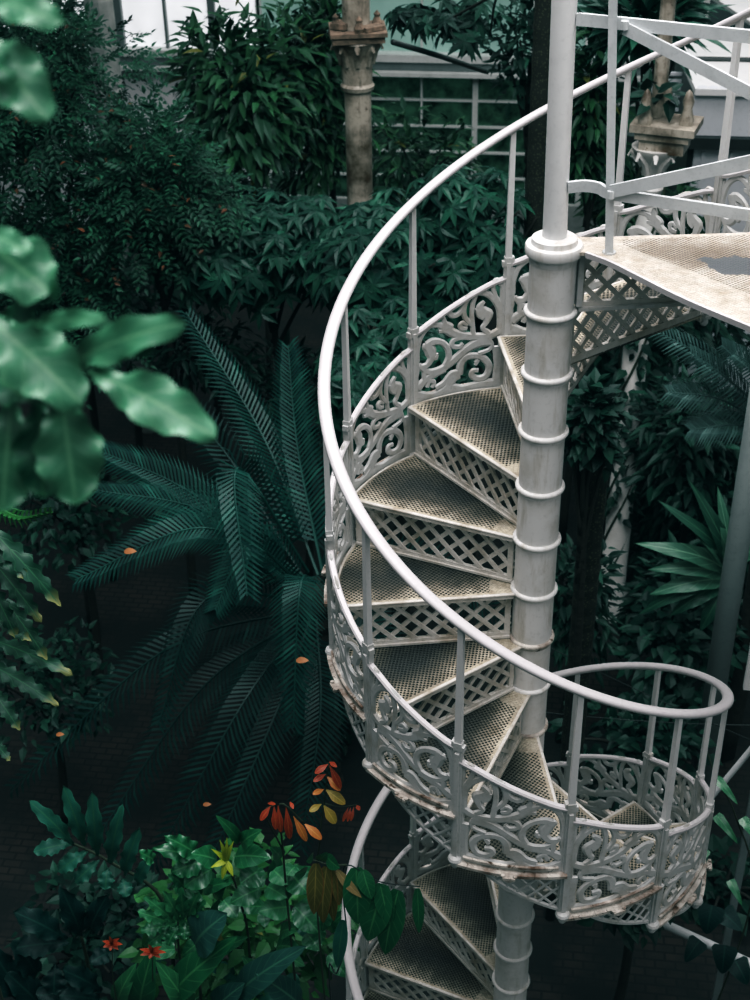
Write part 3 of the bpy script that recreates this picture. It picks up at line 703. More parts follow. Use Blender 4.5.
m = MB(); m.tube([at(393, 42, 6.0), at(440, 56, 7.0), at(487, 72, 8.2)], .022, 7); tag(m.build('tie_rod', M['iron_dark'], smooth=True), 'thin dark iron tie rod running from the rusty column capital to the window beam', 'rod')
P = at(103, 40, 7.6); s = px_per_m(P); r = 15/s
sp_ = empty('stone_pillar', rooted(P)); tag(sp_, 'grey weathered pillar of stacked blocks rising out of the dark hedge', 'pillar', kind='thing')
m = MB(); z = 0; i = 0
while z < 6.2: m.lathe([(r*.94, z), (r, z+.03), (r, z+.36), (r*.94, z+.39)], 10, (0, 0, 0)); z += .39
m.build('shaft', M['stone'], sp_)
# white column wrapped in creeper
P = at(655, 150, 5.0); s = px_per_m(P); zc = float(at(655, 146, 5.0)[2])-FLOOR
wc = empty('iron_column', rooted(P)); tag(wc, 'white column with a square rust-stained capital, its shaft overgrown with creeper', 'column', kind='thing')
m = MB(); m.lathe([(.15, 0), (.15, .2), (.105, .26), (.085, zc-.55), (.05, zc-.42), (.045, zc-.36), (.075, zc-.33), (.085, zc-.29), (.06, zc-.25), (.05, zc-.22)], 20); m.build('shaft', M['vinecol'], wc, auto=.7)
m = MB(); m.lathe([(.05, zc-.22), (.06, zc-.16), (.10, zc-.08), (.15, zc-.03), (.16, zc)], 18)
for i in range(8):
    a = 2*PI*i/8; q = np.array([math.cos(a), math.sin(a), 0]); m.tube([q*.055+np.array([0, 0, zc-.2]), q*.09+np.array([0, 0, zc-.1]), q*.16+np.array([0, 0, zc-.03]), q*.175+np.array([0, 0, zc-.07])], [.02, .026, .02, .01], 6)
m.build('capital', M['vinecol'], wc, auto=.7)
m = MB(); m.box((.06, 0, zc+.03), (.30, .26, .09), rz=-.25); m.box((.06, 0, zc+.10), (.36, .30, .05), rz=-.25); m.box((.06, 0, zc+.15), (.43, .34, .05), rz=-.25)
m.build('abacus', M['rustycol'], wc)
m = MB()
for q in ((-.09, -.08), (.18, -.08), (.05, .1)): m.lathe([(.045, 0), (.05, .05), (.03, .12), (.04, .17), (.02, .23), (.0, .25)], 9, (q[0], q[1], zc+.16))
m.lathe([(.05, .0), (.05, 2.2)], 12, (.0, .1, zc+.16)); m.build('finial', M['rustycol'], wc, auto=.7)
bush('small_potted_plant', 'small leafy plant growing on top of the square column capital', 'plant', 655, 96, 5.0, 22, 13, 40, 'wide', .12, M['dark'], trunk=False)
# slim grey post
P = at(737, 550, 2.4); s = px_per_m(P)
gp = empty('support_post', rooted(P)); tag(gp, 'slim grey steel post standing right of the white column, running up under the landing', 'post', kind='thing')
m = MB(); m.lathe([(12/s, 0), (11.5/s, 5.25)], 18); m.build('pole', M['post'], gp, smooth=True)
m = MB(); m.lathe([(22/s, 0), (22/s, .03), (14/s, .05)], 18); m.build('base', M['post'], gp)
# dark trunks
def trunk(name, label, x, y, Y, wpx, ztop):
    P = at(x, y, Y); s = px_per_m(P); r = wpx/2/s; o = empty(name, rooted(P)); tag(o, label, 'palm', kind='thing')
    m = MB(); zs = np.linspace(0, ztop-FLOOR, 60); m.lathe([(r*(1+.07*(i % 2))*(1.25 if i < 3 else 1), z) for i, z in enumerate(zs)], 14); m.build('trunk', M['dotbark'], o)
trunk('palm_tree', 'dark slender trunk dotted with pale nodules, right behind the column below the landing', 588, 560, 1.9, 24, float(at(594, 462, 1.9)[2]))
trunk('palm_tree', 'tall dark trunk half hidden behind the upper pole of the stair', 540, 130, 5.0, 22, 2.6)
# pipe rails low at the right
def piperail(label, a, b, r, posts):
    a, b = np.array(a), np.array(b); o = empty('pipe_rail', (a[0], a[1], FLOOR)); tag(o, label, 'rail'); g = (a[0], a[1], FLOOR)
    m = MB(); m.tube([a+(b-a)*t for t in np.linspace(0, 1, 8)], r, 10); m.build('rail', M['guard'], o, smooth=True, origin=g)
    m = MB(); m.tube([a+(b-a)*.42, a+(b-a)*.45], r*1.25, 10); m.build('joint', M['guard'], o, origin=g)
    for t in posts:
        p = a+(b-a)*t; m = MB(); m.lathe([(r, FLOOR), (r, p[2])], 10, (p[0], p[1], 0)); m.build('post', M['guard'], o, origin=g)
piperail('thick pale pipe rail sloping down to the right edge below the stair basket', at(516, 856, 1.35), at(830, 1000, .75), .026, (.0, .97))
piperail('thin pale pipe rail rising to the right edge behind the lower handrail turn', at(622, 904, 1.21), at(830, 655, 1.35), .017, (.97,))
for i, (a, b, lb) in enumerate((((527, 636), (800, 760), 'thin grey wire sloping behind the lower handrail loop'), ((530, 711), (800, 726), 'thin grey wire running nearly level behind the lower balusters'))):
    m = MB(); A, B = at(*a, 2.1), at(*b, 2.1); m.tube([A+(B-A)*t-np.array([0, 0, .03*math.sin(PI*t)]) for t in np.linspace(0, 1, 14)], .0028, 5)
    tag(m.build('wire', M['iron_dark'], smooth=True), lb, 'wire')
P = at(775, 668, 1.2); s = px_per_m(P); wb = empty('white_board', rooted(P)); tag(wb, 'white board just showing at the right edge beside the grey post', 'board')
m = MB(); m.box((0, 0, P[2]-FLOOR), (55/s, .03, 58/s)); m.build('panel', M['shedwhite'], wb)
m = MB(); m.box((.02, .03, (P[2]-FLOOR)/2), (.04, .03, P[2]-FLOOR)); m.build('stake', M['post'], wb)
# shed at upper right
A = at(700, 88, 9.0); B = at(790, 116, 9.0); hx = float(A[0]); x2 = 5.2; zt = float(A[2]); S0 = (hx, 9.0, FLOOR)
sh = empty('garden_shed', S0); tag(sh, 'pale grey shed with a white sloping roof behind the guard rail', 'shed')
m = MB(); m.box(((hx+x2)/2, 9.05, (zt-.55+FLOOR)/2), (x2-hx, .10, zt-.55-FLOOR))
for i in range(14): m.box((hx+.1+i*.27, 8.985, (zt-.6+FLOOR)/2), (.025, .03, zt-.6-FLOOR))
m.build('board_wall', M['shedwall'], sh, origin=S0)
m = MB(); m.box(((hx+x2)/2, 9.0, zt-.22), (x2-hx+.1, .08, .44))
for i in range(40): m.lathe([(.05, -.03), (.05, .03)], 8, (hx+.02+i*.1, 8.97, zt-.01))
m.build('valance', M['shedwall'], sh, origin=S0)
m = MB(); m.box(((hx+x2)/2-.3, 8.95, zt-.50), (x2-hx+.9, .12, .11)); m.build('beam', M['iron_dark'], sh, origin=S0)
m = MB(); m.box((hx-.02, 10.3, (zt-.1+FLOOR)/2), (.06, 2.6, zt-.1-FLOOR)); m.build('side_wall', M['iron_dark'], sh, origin=S0)
C1 = at(672, 36, 11.2); rz_ = float(C1[2])
m = MB(); V = [(hx-.05, 8.9, zt+.02), (x2, 8.9, zt+.02), (x2, 11.2, rz_), (float(C1[0]), 11.2, rz_)]
V += [(a, b_, c_-.06) for a, b_, c_ in V]; m.add(V, [(0, 1, 2, 3), (7, 6, 5, 4), (0, 4, 5, 1), (1, 5, 6, 2), (2, 6, 7, 3), (3, 7, 4, 0)]); m.build('roof', M['shedwhite'], sh, origin=S0)
m = MB(); mid = [( (hx-.05)*.5+float(C1[0])*.5, 10.05, (zt+rz_)/2+.03), (x2, 10.05, (zt+rz_)/2+.03)]; m.tube(mid, .025, 6); m.build('roof_pipe', M['iron_dark'], sh, origin=S0)
A = at(668, 78, 10.6); m = MB()
for i in range(7): m.box((A[0], 10.55, A[2]+.06-.075*i), (.34, .05, .03))
for sx in (-.18, .18): m.box((A[0]+sx, 10.55, A[2]-.17), (.04, .06, .60))
m.build('louvre', M['shedwall'], sh, origin=S0)
A = at(712, -4, 12.2); ar = empty('glasshouse_roof', (float(A[0]), 12.2, FLOOR)); tag(ar, 'white glazed roof slope in the top right corner beyond the shed', 'roof'); S0 = (float(A[0]), 12.2, FLOOR)
m = MB(); B = at(775, 38, 11.0); V = [A, B, B+np.array([2.5, 0, .3]), A+np.array([2.5, 0, 1.2])]; V = [tuple(q) for q in V]; V += [(a, b_+.05, c_-.05) for a, b_, c_ in V]
m.add(V, [(0, 1, 2, 3), (7, 6, 5, 4), (0, 4, 5, 1), (1, 5, 6, 2), (2, 6, 7, 3), (3, 7, 4, 0)]); m.build('roof_panel', M['shedwhite'], ar, origin=S0)
m = MB(); m.box((float(A[0])+.9, 12.3, (float(B[2])+FLOOR)/2-.2), (2.6, .1, float(B[2])-FLOOR-.4)); m.build('wall_panel', M['iron_dark'], ar, origin=S0)

# ------------------------------------------------------------------ background plants
BG = [
 ('leafy_tree', 'dark small-leaved tree filling the upper left corner below the stone pillar', 'tree', 45, 120, 5.0, 115, 125, 1000, 'pinnate', .062, 'hedge'),
 ('leafy_tree', 'dark feathery-leaved tree right of the upper left corner, under the bright windows', 'tree', 150, 205, 4.7, 95, 105, 900, 'pinnate', .062, 'hedge'),
 ('leafy_tree', 'dark feathery-leaved bush behind the big pale foreground leaves', 'bush', 40, 310, 4.3, 95, 105, 800, 'pinnate', .060, 'hedge'),
 ('leafy_tree', 'green tree with long drooping leaves in front of the far window beam', 'tree', 250, 105, 7.4, 92, 100, 1900, 'simple', .19, 'mid'),
 ('leafy_tree', 'tall green tree partly hidden behind the rusty column', 'tree', 328, 110, 7.9, 62, 130, 1500, 'simple', .17, 'mid'),
 ('umbrella_shrub', 'shrub with whorled hand-like leaves left of the rusty column foot', 'shrub', 268, 262, 5.0, 105, 75, 420, 'palmate', .15, 'palmate'),
 ('umbrella_shrub', 'dense whorled-leaf shrub at the foot of the rusty column', 'shrub', 392, 275, 4.6, 95, 85, 460, 'palmate', .15, 'palmate'),
 ('umbrella_shrub', 'tall whorled-leaf shrub behind the upper handrail curve, under the window', 'shrub', 478, 235, 4.9, 82, 105, 460, 'palmate', .14, 'palmate'),
 ('leafy_tree', 'mid-green shrub in front of the dark lower window panes', 'shrub', 420, 175, 8.5, 62, 75, 700, 'simple', .15, 'mid'),
 ('umbrella_shrub', 'dark whorled-leaf shrub behind the left scrollwork panels', 'shrub', 400, 370, 3.7, 95, 75, 380, 'palmate', .13, 'palmate'),
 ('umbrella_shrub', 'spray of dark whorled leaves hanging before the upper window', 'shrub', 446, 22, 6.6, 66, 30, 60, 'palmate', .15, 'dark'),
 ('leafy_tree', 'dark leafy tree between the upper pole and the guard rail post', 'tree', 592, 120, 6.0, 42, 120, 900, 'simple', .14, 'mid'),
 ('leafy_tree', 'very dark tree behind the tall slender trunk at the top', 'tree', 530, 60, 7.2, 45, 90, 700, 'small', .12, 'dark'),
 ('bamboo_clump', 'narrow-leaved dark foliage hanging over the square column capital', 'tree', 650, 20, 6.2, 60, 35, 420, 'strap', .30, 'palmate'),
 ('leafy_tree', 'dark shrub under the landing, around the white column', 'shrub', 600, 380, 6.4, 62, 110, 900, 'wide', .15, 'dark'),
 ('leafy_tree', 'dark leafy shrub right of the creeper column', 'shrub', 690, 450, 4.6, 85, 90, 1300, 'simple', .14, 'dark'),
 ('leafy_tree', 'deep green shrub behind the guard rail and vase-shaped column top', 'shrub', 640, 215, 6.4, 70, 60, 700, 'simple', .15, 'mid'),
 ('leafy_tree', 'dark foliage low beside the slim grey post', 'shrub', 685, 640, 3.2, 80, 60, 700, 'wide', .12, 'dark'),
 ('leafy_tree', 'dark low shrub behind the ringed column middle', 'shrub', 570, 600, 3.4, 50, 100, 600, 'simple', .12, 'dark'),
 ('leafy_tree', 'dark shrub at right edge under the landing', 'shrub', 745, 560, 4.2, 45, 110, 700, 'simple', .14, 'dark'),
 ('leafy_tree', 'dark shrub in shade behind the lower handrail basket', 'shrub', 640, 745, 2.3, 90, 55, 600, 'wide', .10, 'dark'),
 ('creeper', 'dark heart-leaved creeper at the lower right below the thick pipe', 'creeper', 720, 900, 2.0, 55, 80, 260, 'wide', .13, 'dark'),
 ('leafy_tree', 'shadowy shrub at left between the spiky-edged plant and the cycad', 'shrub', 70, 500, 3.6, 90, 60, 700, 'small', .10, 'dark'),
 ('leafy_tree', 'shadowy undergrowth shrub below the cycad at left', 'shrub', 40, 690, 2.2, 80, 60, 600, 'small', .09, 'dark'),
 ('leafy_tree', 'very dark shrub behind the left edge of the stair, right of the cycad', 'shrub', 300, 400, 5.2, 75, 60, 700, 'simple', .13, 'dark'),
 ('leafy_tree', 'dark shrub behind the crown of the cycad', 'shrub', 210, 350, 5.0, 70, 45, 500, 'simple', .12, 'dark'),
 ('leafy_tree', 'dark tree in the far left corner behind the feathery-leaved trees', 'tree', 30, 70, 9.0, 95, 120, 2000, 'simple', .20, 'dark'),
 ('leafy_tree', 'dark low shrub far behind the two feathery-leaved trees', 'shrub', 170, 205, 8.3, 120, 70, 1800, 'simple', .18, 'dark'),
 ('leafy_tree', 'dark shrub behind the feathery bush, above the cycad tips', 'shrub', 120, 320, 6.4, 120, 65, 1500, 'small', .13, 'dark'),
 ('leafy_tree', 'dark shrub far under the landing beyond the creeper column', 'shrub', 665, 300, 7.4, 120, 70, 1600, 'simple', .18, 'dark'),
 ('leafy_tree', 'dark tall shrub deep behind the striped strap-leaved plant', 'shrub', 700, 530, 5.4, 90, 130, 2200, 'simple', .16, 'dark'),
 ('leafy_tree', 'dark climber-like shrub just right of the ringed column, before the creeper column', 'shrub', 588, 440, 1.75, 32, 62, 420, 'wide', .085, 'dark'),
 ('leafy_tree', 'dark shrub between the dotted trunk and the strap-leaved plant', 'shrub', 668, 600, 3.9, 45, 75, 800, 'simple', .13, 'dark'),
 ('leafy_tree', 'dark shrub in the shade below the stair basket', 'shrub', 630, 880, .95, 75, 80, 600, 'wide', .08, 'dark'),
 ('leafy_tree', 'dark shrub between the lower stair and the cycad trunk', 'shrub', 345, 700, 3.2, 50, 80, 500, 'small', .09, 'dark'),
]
for nm_, lb, ct, x, y, Y, rx, ry, n, kd, ls, mt in BG: bush(nm_, lb, ct, x, y, Y, rx, ry, n, kd, ls, M[mt], trunk='spray' not in lb)
sr = [o for o in bpy.data.objects if 'spray of dark whorled' in str(o.get('label', ''))][0]; g = np.array(sr.location)
for e in ((430, 30), (460, 15), (490, 35)): stem(sr, g, [at(545, -25, 5.3), at(500, -8, 6.0), at(*e, 6.6)], .014, M['bark'])
# creeper leaves and stems on the white column shaft
cr = empty('creeper', rooted(at(655, 150, 4.85))); tag(cr, 'creeper of small dark leaves winding up the white column shaft', 'creeper'); o_ = np.array(rooted(at(655, 150, 4.85)))
m = MB(); n = 190; zz = rng.uniform(1.0, zc-.5, n); aa = rng.uniform(PI*.85, PI*2.1, n); pos = np.stack([.11*np.cos(aa), .15+.11*np.sin(aa), zz], 1); dd = np.stack([np.cos(aa), np.sin(aa), -.8+0*aa], 1)
scatter(m, T_WIDE, pos, dd+rng.normal(size=(n, 3))*.4, np.stack([np.cos(aa), np.sin(aa), .6+0*aa], 1), rng.uniform(.06, .13, n)); m.build('foliage', M['dark'], cr)
m = MB()
for ph in (0, 1.6, 3.4): m.tube([(.10*math.cos(a+ph), .15+.10*math.sin(a+ph), .2+a*.28) for a in np.linspace(0, 13, 60)], .009, 5)
m.build('stem', M['wood'], cr)
# palm and strap-leaved plant at right
o_ = at(775, 430, 3.4); pr = empty('palm', rooted(o_)); tag(pr, 'grey-green feather palm under the landing at the right edge', 'palm'); g = np.array(rooted(o_))
for a, b, c in (((770, 425), (715, 366), (655, 330)), ((775, 425), (735, 385), (690, 352)), ((780, 420), (755, 372), (722, 345)), ((770, 430), (722, 400), (668, 392)), ((775, 432), (735, 425), (690, 430)), ((785, 410), (775, 360), (770, 330))):
    frond(pr, g, [at(*a, 3.4), at(*b, 3.2), at(*c, 3.1)], .22, 30, M['palmgrey'], wl=.010)
stem(pr, g, [g, (g+o_)/2+np.array([.05, 0, 0]), o_], .10, M['bark'], 'trunk')
o_ = at(727, 575, 2.9); sp2 = empty('strap_leaved_plant', rooted(o_)); tag(sp2, 'plant with long pale-striped arching leaves, left of the slim grey post', 'plant'); g = np.array(rooted(o_))
for (bx, by), (tx, ty), w_, mt in (((727, 572), (646, 541), 17, 'strap'), ((727, 576), (657, 566), 16, 'strap'), ((728, 580), (655, 590), 18, 'strap'), ((727, 570), (688, 517), 15, 'strap'), ((728, 568), (700, 492), 15, 'strapdark'), ((729, 568), (722, 500), 14, 'strap'), ((730, 570), (745, 510), 14, 'strapdark'), ((727, 582), (672, 612), 17, 'strapdark'), ((728, 584), (700, 630), 16, 'strapdark'), ((730, 572), (765, 540), 16, 'strap'), ((728, 566), (672, 505), 13, 'strapdark'), ((726, 578), (640, 610), 14, 'strapdark')):
    leafpx(sp2, g, M[mt], (bx, by), (tx, ty), w_*1.15, 2.9, 2.7, prof='oval', bend=.30, waves=.15)
stem(sp2, g, [g, o_], .03)
# heart leaves of the vine at right
o_ = at(745, 800, .9); hv = empty('heart_leaved_vine', rooted(o_)); tag(hv, 'thin vine with a few bright heart-shaped leaves at the right edge, below the basket', 'vine'); g = np.array(rooted(o_))
for b, tp, w_ in (((716, 778), (738, 804), 18), ((716, 815), (738, 843), 20), ((742, 818), (758, 842), 20), ((700, 800), (690, 822), 12), ((708, 850), (694, 872), 13), ((730, 880), (742, 905), 18)):
    leafpx(hv, g, M['gloss'], b, tp, w_*.6, .9, .8, prof='heart', bend=.15)
stem(hv, g, [g, at(752, 900, .92), at(735, 815, .9), at(716, 778, .9), at(704, 740, .95)], .006)
o_ = at(715, 915, .8)
for b, tp, w_ in (((712, 905), (706, 935), 30), ((722, 912), (742, 930), 26), ((725, 945), (722, 975), 28), ((700, 940), (685, 962), 22), ((735, 960), (748, 985), 26)):
    leafpx(hv, g, M['oakdark'], b, tp, w_, .8, .72, prof='heart', bend=.15)

# ------------------------------------------------------------------ cycad
YC = 2.8; oc = at(312, 585, YC); cy = empty('cycad', rooted(oc)); tag(cy, 'large dark cycad with long arching feather fronds left of the staircase', 'cycad'); g = np.array(rooted(oc))
FR = [
 # base, mid, tip (pixel, depth), half width px, leaflets, material
 ((318, 575, 2.9), (265, 440, 3.5), (186, 312, 4.0), 34, 62, 'cycad', (.5, -.5, .8)),
 ((322, 570, 2.9), (298, 450, 3.4), (288, 345, 3.8), 34, 56, 'cycad', (0, -.8, .6)),
 ((306, 578, 2.8), (190, 492, 3.0), (88, 446, 2.9), 33, 60, 'cycad', (-.1, -.55, 1)),
 ((306, 582, 2.8), (205, 512, 2.7), (96, 490, 2.4), 34, 60, 'cycad', (.1, -.4, 1)),
 ((304, 588, 2.7), (205, 528, 2.4), (75, 580, 2.0), 36, 64, 'cycad', (.1, -.55, 1)),
 ((308, 572, 2.8), (238, 468, 2.5), (247, 596, 1.9), 40, 62, 'cycad', (0, -.9, .6)),
 ((316, 582, 2.7), (300, 588, 2.2), (293, 728, 1.8), 37, 60, 'cycad', (0, -.9, .45)),
 ((306, 590, 2.7), (250, 545, 2.4), (215, 610, 2.1), 32, 50, 'cycad', (0, -.8, .7)),
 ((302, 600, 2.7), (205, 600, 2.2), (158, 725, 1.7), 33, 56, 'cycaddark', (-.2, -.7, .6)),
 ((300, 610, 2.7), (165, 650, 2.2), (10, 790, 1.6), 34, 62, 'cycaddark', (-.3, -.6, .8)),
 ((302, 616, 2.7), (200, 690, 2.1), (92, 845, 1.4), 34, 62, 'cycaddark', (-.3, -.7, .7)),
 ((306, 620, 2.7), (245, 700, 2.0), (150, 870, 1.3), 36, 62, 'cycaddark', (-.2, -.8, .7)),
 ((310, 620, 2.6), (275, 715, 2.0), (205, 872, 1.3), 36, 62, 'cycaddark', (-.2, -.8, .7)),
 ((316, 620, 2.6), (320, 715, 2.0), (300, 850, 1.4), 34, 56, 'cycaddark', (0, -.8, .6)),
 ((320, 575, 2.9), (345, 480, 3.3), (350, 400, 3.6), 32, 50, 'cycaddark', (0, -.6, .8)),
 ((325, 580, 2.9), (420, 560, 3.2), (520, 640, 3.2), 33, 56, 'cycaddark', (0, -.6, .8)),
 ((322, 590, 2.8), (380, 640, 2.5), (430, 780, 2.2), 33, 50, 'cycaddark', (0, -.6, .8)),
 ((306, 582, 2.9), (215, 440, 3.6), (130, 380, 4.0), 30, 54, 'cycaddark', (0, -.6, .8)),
]
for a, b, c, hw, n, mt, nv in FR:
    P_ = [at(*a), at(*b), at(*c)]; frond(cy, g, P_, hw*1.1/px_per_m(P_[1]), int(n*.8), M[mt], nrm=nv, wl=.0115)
m = MB(); hz = float(oc[2]-FLOOR); m.lathe([(.16, 0)]+[(.13+.015*(i % 2), .05+hz*.93*i/24) for i in range(25)]+[(.09, hz), (.0, hz+.03)], 12, (0, 0, 0)); m.build('trunk', M['bark'], cy)
FALL = [((130, 552), 2.12, 'orange fallen leaf lying on the spreading left cycad frond'), ((302, 661), 1.93, 'orange-brown fallen leaf lying on the drooping frond beside the stair'),
        ((207, 805), 1.55, 'small tan fallen leaf on a dark low frond above the yellow rosette'), ((60, 735), 1.72, 'thin tan fallen leaf on the lowest dark frond at left')]
for (x, y), Y, lb in FALL:
    P_ = at(x, y, Y-.06); s = px_per_m(P_)*(1.0 if y < 700 else 1.5); V, Fc, UV = blade((-6/s, 0, 0), (7/s, 0, .01), 3.4/s, nrm=(0, -.6, 1), nseg=6, nx=2); mb = MB(); mb.uv = [UV]; mb.add(V, Fc)
    tag(mb.build('fallen_leaf', M['fallen'], smooth=True, loc=P_), lb, 'leaf', 'fallen leaves on the cycad fronds')

# ------------------------------------------------------------------ lower left plants
def plant(name, label, cat, x, y, Y, group=None):
    o = at(x, y, Y); r_ = empty(name, rooted(o)); tag(r_, label, cat, group); return r_, np.array(rooted(o)), o
def Z(zx, zy, x0, y0, s): return (x0+zx/s, y0+zy/s)
# lobed compound leaf, lit teal green
r_, g, o = plant('lobed_leaf_shrub', 'teal-green shrub with wavy lobed leaflets fanned out at lower left', 'shrub', 150, 880, .2)
q = lambda a, b: Z(a, b, 0, 780, 3.26)
for b, tp, w_ in (((240, 215), (108, 75), 20), ((275, 215), (215, 38), 21), ((318, 245), (300, 62), 21), ((362, 275), (388, 108), 20), ((408, 312), (443, 175), 20), ((450, 345), (485, 255), 17), ((240, 205), (108, 232), 21), ((290, 230), (185, 298), 21), ((325, 262), (240, 335), 21), ((352, 285), (342, 358), 20), ((402, 322), (412, 380), 19)):
    leafpx(r_, g, M['oak'], q(*b), q(*tp), w_*.95, .2, .12, prof='blunt', lobes=6, lobe=.24, waves=.18, bend=.16)
stem(r_, g, [g, g*.5+at(165, 905, .25)*.5, at(165, 905, .22), at(110, 862, .2), at(70, 842, .2)], .012)
# darker one below
r_, g, o = plant('lobed_leaf_shrub', 'shadowy dark shrub with broad lobed leaves in the bottom left corner', 'shrub', 60, 960, .1)
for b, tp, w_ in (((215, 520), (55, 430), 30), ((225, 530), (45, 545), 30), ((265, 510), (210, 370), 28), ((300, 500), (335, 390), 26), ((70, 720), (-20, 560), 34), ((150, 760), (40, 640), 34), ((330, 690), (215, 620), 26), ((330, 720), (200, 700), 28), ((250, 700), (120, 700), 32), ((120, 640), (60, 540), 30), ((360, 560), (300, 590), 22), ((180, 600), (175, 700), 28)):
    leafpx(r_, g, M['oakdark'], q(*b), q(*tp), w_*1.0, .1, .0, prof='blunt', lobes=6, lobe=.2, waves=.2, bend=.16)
stem(r_, g, [g, at(90, 985, .2), at(80, 930, .15)], .014)
bush('leafy_shrub', 'bright green glossy shrub filling the bottom left beside the lower stair', 'shrub', 245, 930, .35, 110, 78, 700, 'wide', .10, M['bright'])
bush('leafy_shrub', 'dark undergrowth below the lobed shrub at the bottom left', 'shrub', 80, 950, .7, 100, 90, 500, 'wide', .10, M['dark'])
# serrated bright cluster
r_, g, o = plant('toothed_leaf_plant', 'bright green plant with deeply toothed leaflets left of the big bottom leaf', 'plant', 172, 925, -.1)
for b, tp, w_ in (((560, 470), (455, 430), 13), ((570, 465), (480, 385), 13), ((585, 460), (540, 370), 13), ((600, 455), (590, 365), 12), ((615, 455), (640, 375), 12), ((555, 475), (460, 490), 14), ((560, 480), (480, 535), 15), ((580, 475), (545, 540), 15), ((605, 465), (600, 520), 14), ((625, 455), (660, 400), 12)):
    leafpx(r_, g, M['glosslight' if w_ == 13 else 'gloss'], q(*b), q(*tp), w_*1.2, -.1, -.16, prof='obov', lobes=5, lobe=.45, waves=.2)
for b, tp, w_ in (((640, 240), (545, 185), 19), ((665, 265), (555, 300), 22), ((640, 250), (500, 220), 17), ((600, 350), (560, 310), 20), ((500, 260), (455, 235), 14)):
    leafpx(r_, g, M['gloss'], q(*b), q(*tp), w_*1.2, -.05, -.1, prof='oval', lobes=4, lobe=.2, waves=.25)
stem(r_, g, [g, at(180, 960, 0), at(178, 920, -.1)], .008)
# big smooth leaves at the bottom
r_, g, o = plant('broad_leaf_plant', 'plant with big smooth pale-veined leaves at the bottom edge', 'plant', 210, 985, -.15)
for b, tp, w_, mt in (((172, 996), (228, 941), 30, 'gloss'), ((236, 996), (298, 948), 28, 'teal'), ((195, 945), (222, 915), 38, 'teal'), ((140, 1010), (150, 955), 26, 'gloss'), ((190, 1010), (160, 965), 22, 'glosslight'), ((300, 1005), (260, 975), 26, 'teal'), ((118, 1004), (132, 968), 18, 'glosslight'), ((215, 1012), (240, 985), 26, 'teal')):
    leafpx(r_, g, M[mt], b, tp, w_*1.15, -.15, -.22, prof='oval', bend=.14, waves=.06)
stem(r_, g, [g, at(205, 1030, -.1), at(200, 985, -.15)], .012)
# yellow-green rosette and glossy leaves
r_, g, o = plant('rosette_plant', 'glossy green plant with a small yellow-green rosette at its tip', 'plant', 223, 862, -.1)
q = lambda a, b: Z(a, b, 180, 760, 3)
for tp in ((98, 268), (122, 245), (157, 248), (92, 322), (125, 362), (160, 350), (140, 240)):
    leafpx(r_, g, M['yellow'], q(140, 302), q(*tp), 6, -.1, -.14, prof='lance')
for b, tp, w_, mt in (((185, 258), (232, 212), 15, 'gloss'), ((178, 245), (118, 172), 11, 'gloss'), ((165, 290), (265, 290), 22, 'gloss'), ((240, 385), (150, 428), 20, 'gloss'), ((240, 330), (180, 370), 24, 'gloss'), ((330, 440), (238, 452), 22, 'glosslight'), ((262, 380), (318, 412), 18, 'glosslight'), ((280, 330), (322, 372), 18, 'glosslight'), ((300, 300), (280, 265), 14, 'gloss'), ((335, 345), (385, 400), 24, 'gloss'), ((110, 300), (40, 280), 20, 'gloss'), ((90, 330), (10, 380), 22, 'gloss'), ((60, 400), (10, 440), 20, 'gloss'), ((300, 520), (355, 500), 14, 'glosslight'), ((250, 460), (255, 500), 12, 'gloss'), ((345, 440), (420, 520), 22, 'gloss'), ((290, 560), (350, 560), 18, 'gloss'), ((345, 320), (322, 345), 14, 'glosslight'), ((215, 330), (250, 380), 16, 'gloss'), ((130, 420), (170, 470), 18, 'gloss'), ((380, 520), (420, 570), 18, 'gloss')):
    leafpx(r_, g, M[mt], q(*b), q(*tp), w_*1.2, -.05, -.12, prof='oval', bend=.16, waves=.08)
rf = random.Random(3)
for i in range(34):
    x, y = rf.uniform(165, 330), rf.uniform(872, 995); a_ = rf.uniform(0, 2*PI); L = rf.uniform(24, 40)
    leafpx(r_, g, M[rf.choice(['gloss', 'gloss', 'glosslight', 'oak'])], (x, y), (x+L*math.cos(a_), y+L*.7*math.sin(a_)), L*.5, .04, -.02, prof='oval', bend=.16, waves=.10)
stem(r_, g, [g, at(250, 960, .05), at(240, 900, -.05), at(227, 862, -.1)], .008)
# red-leaved sprigs
r_, g, o = plant('red_leaf_sapling', 'sapling with drooping red and orange young leaves above the green shrub', 'sapling', 290, 815, -.2)
for b, tp, w_, mt in (((272, 138), (240, 182), 9, 'red'), ((282, 138), (288, 212), 10, 'red'), ((294, 136), (303, 220), 9, 'red'), ((318, 140), (330, 242), 11, 'red'), ((340, 168), (382, 246), 11, 'orange'), ((372, 190), (426, 238), 12, 'orange'), ((262, 130), (285, 132), 5, 'red'), ((330, 125), (340, 145), 5, 'red')):
    leafpx(r_, g, M[mt], q(*b), q(*tp), w_*.80, -.2, -.24, prof='blunt', bend=.1)
stem(r_, g, [g, at(290, 930, -.1), at(283, 850, -.15), q and at(*q(300, 132), -.2), at(*q(376, 192), -.2)], .006)
stem(r_, g, [at(283, 850, -.15), at(*q(255, 160), -.19), at(*q(285, 134), -.2)], .004)
r_, g, o = plant('red_leaf_sapling', 'sapling twig with paired orange and yellow leaves beside the lower handrail', 'sapling', 325, 830, -.2)
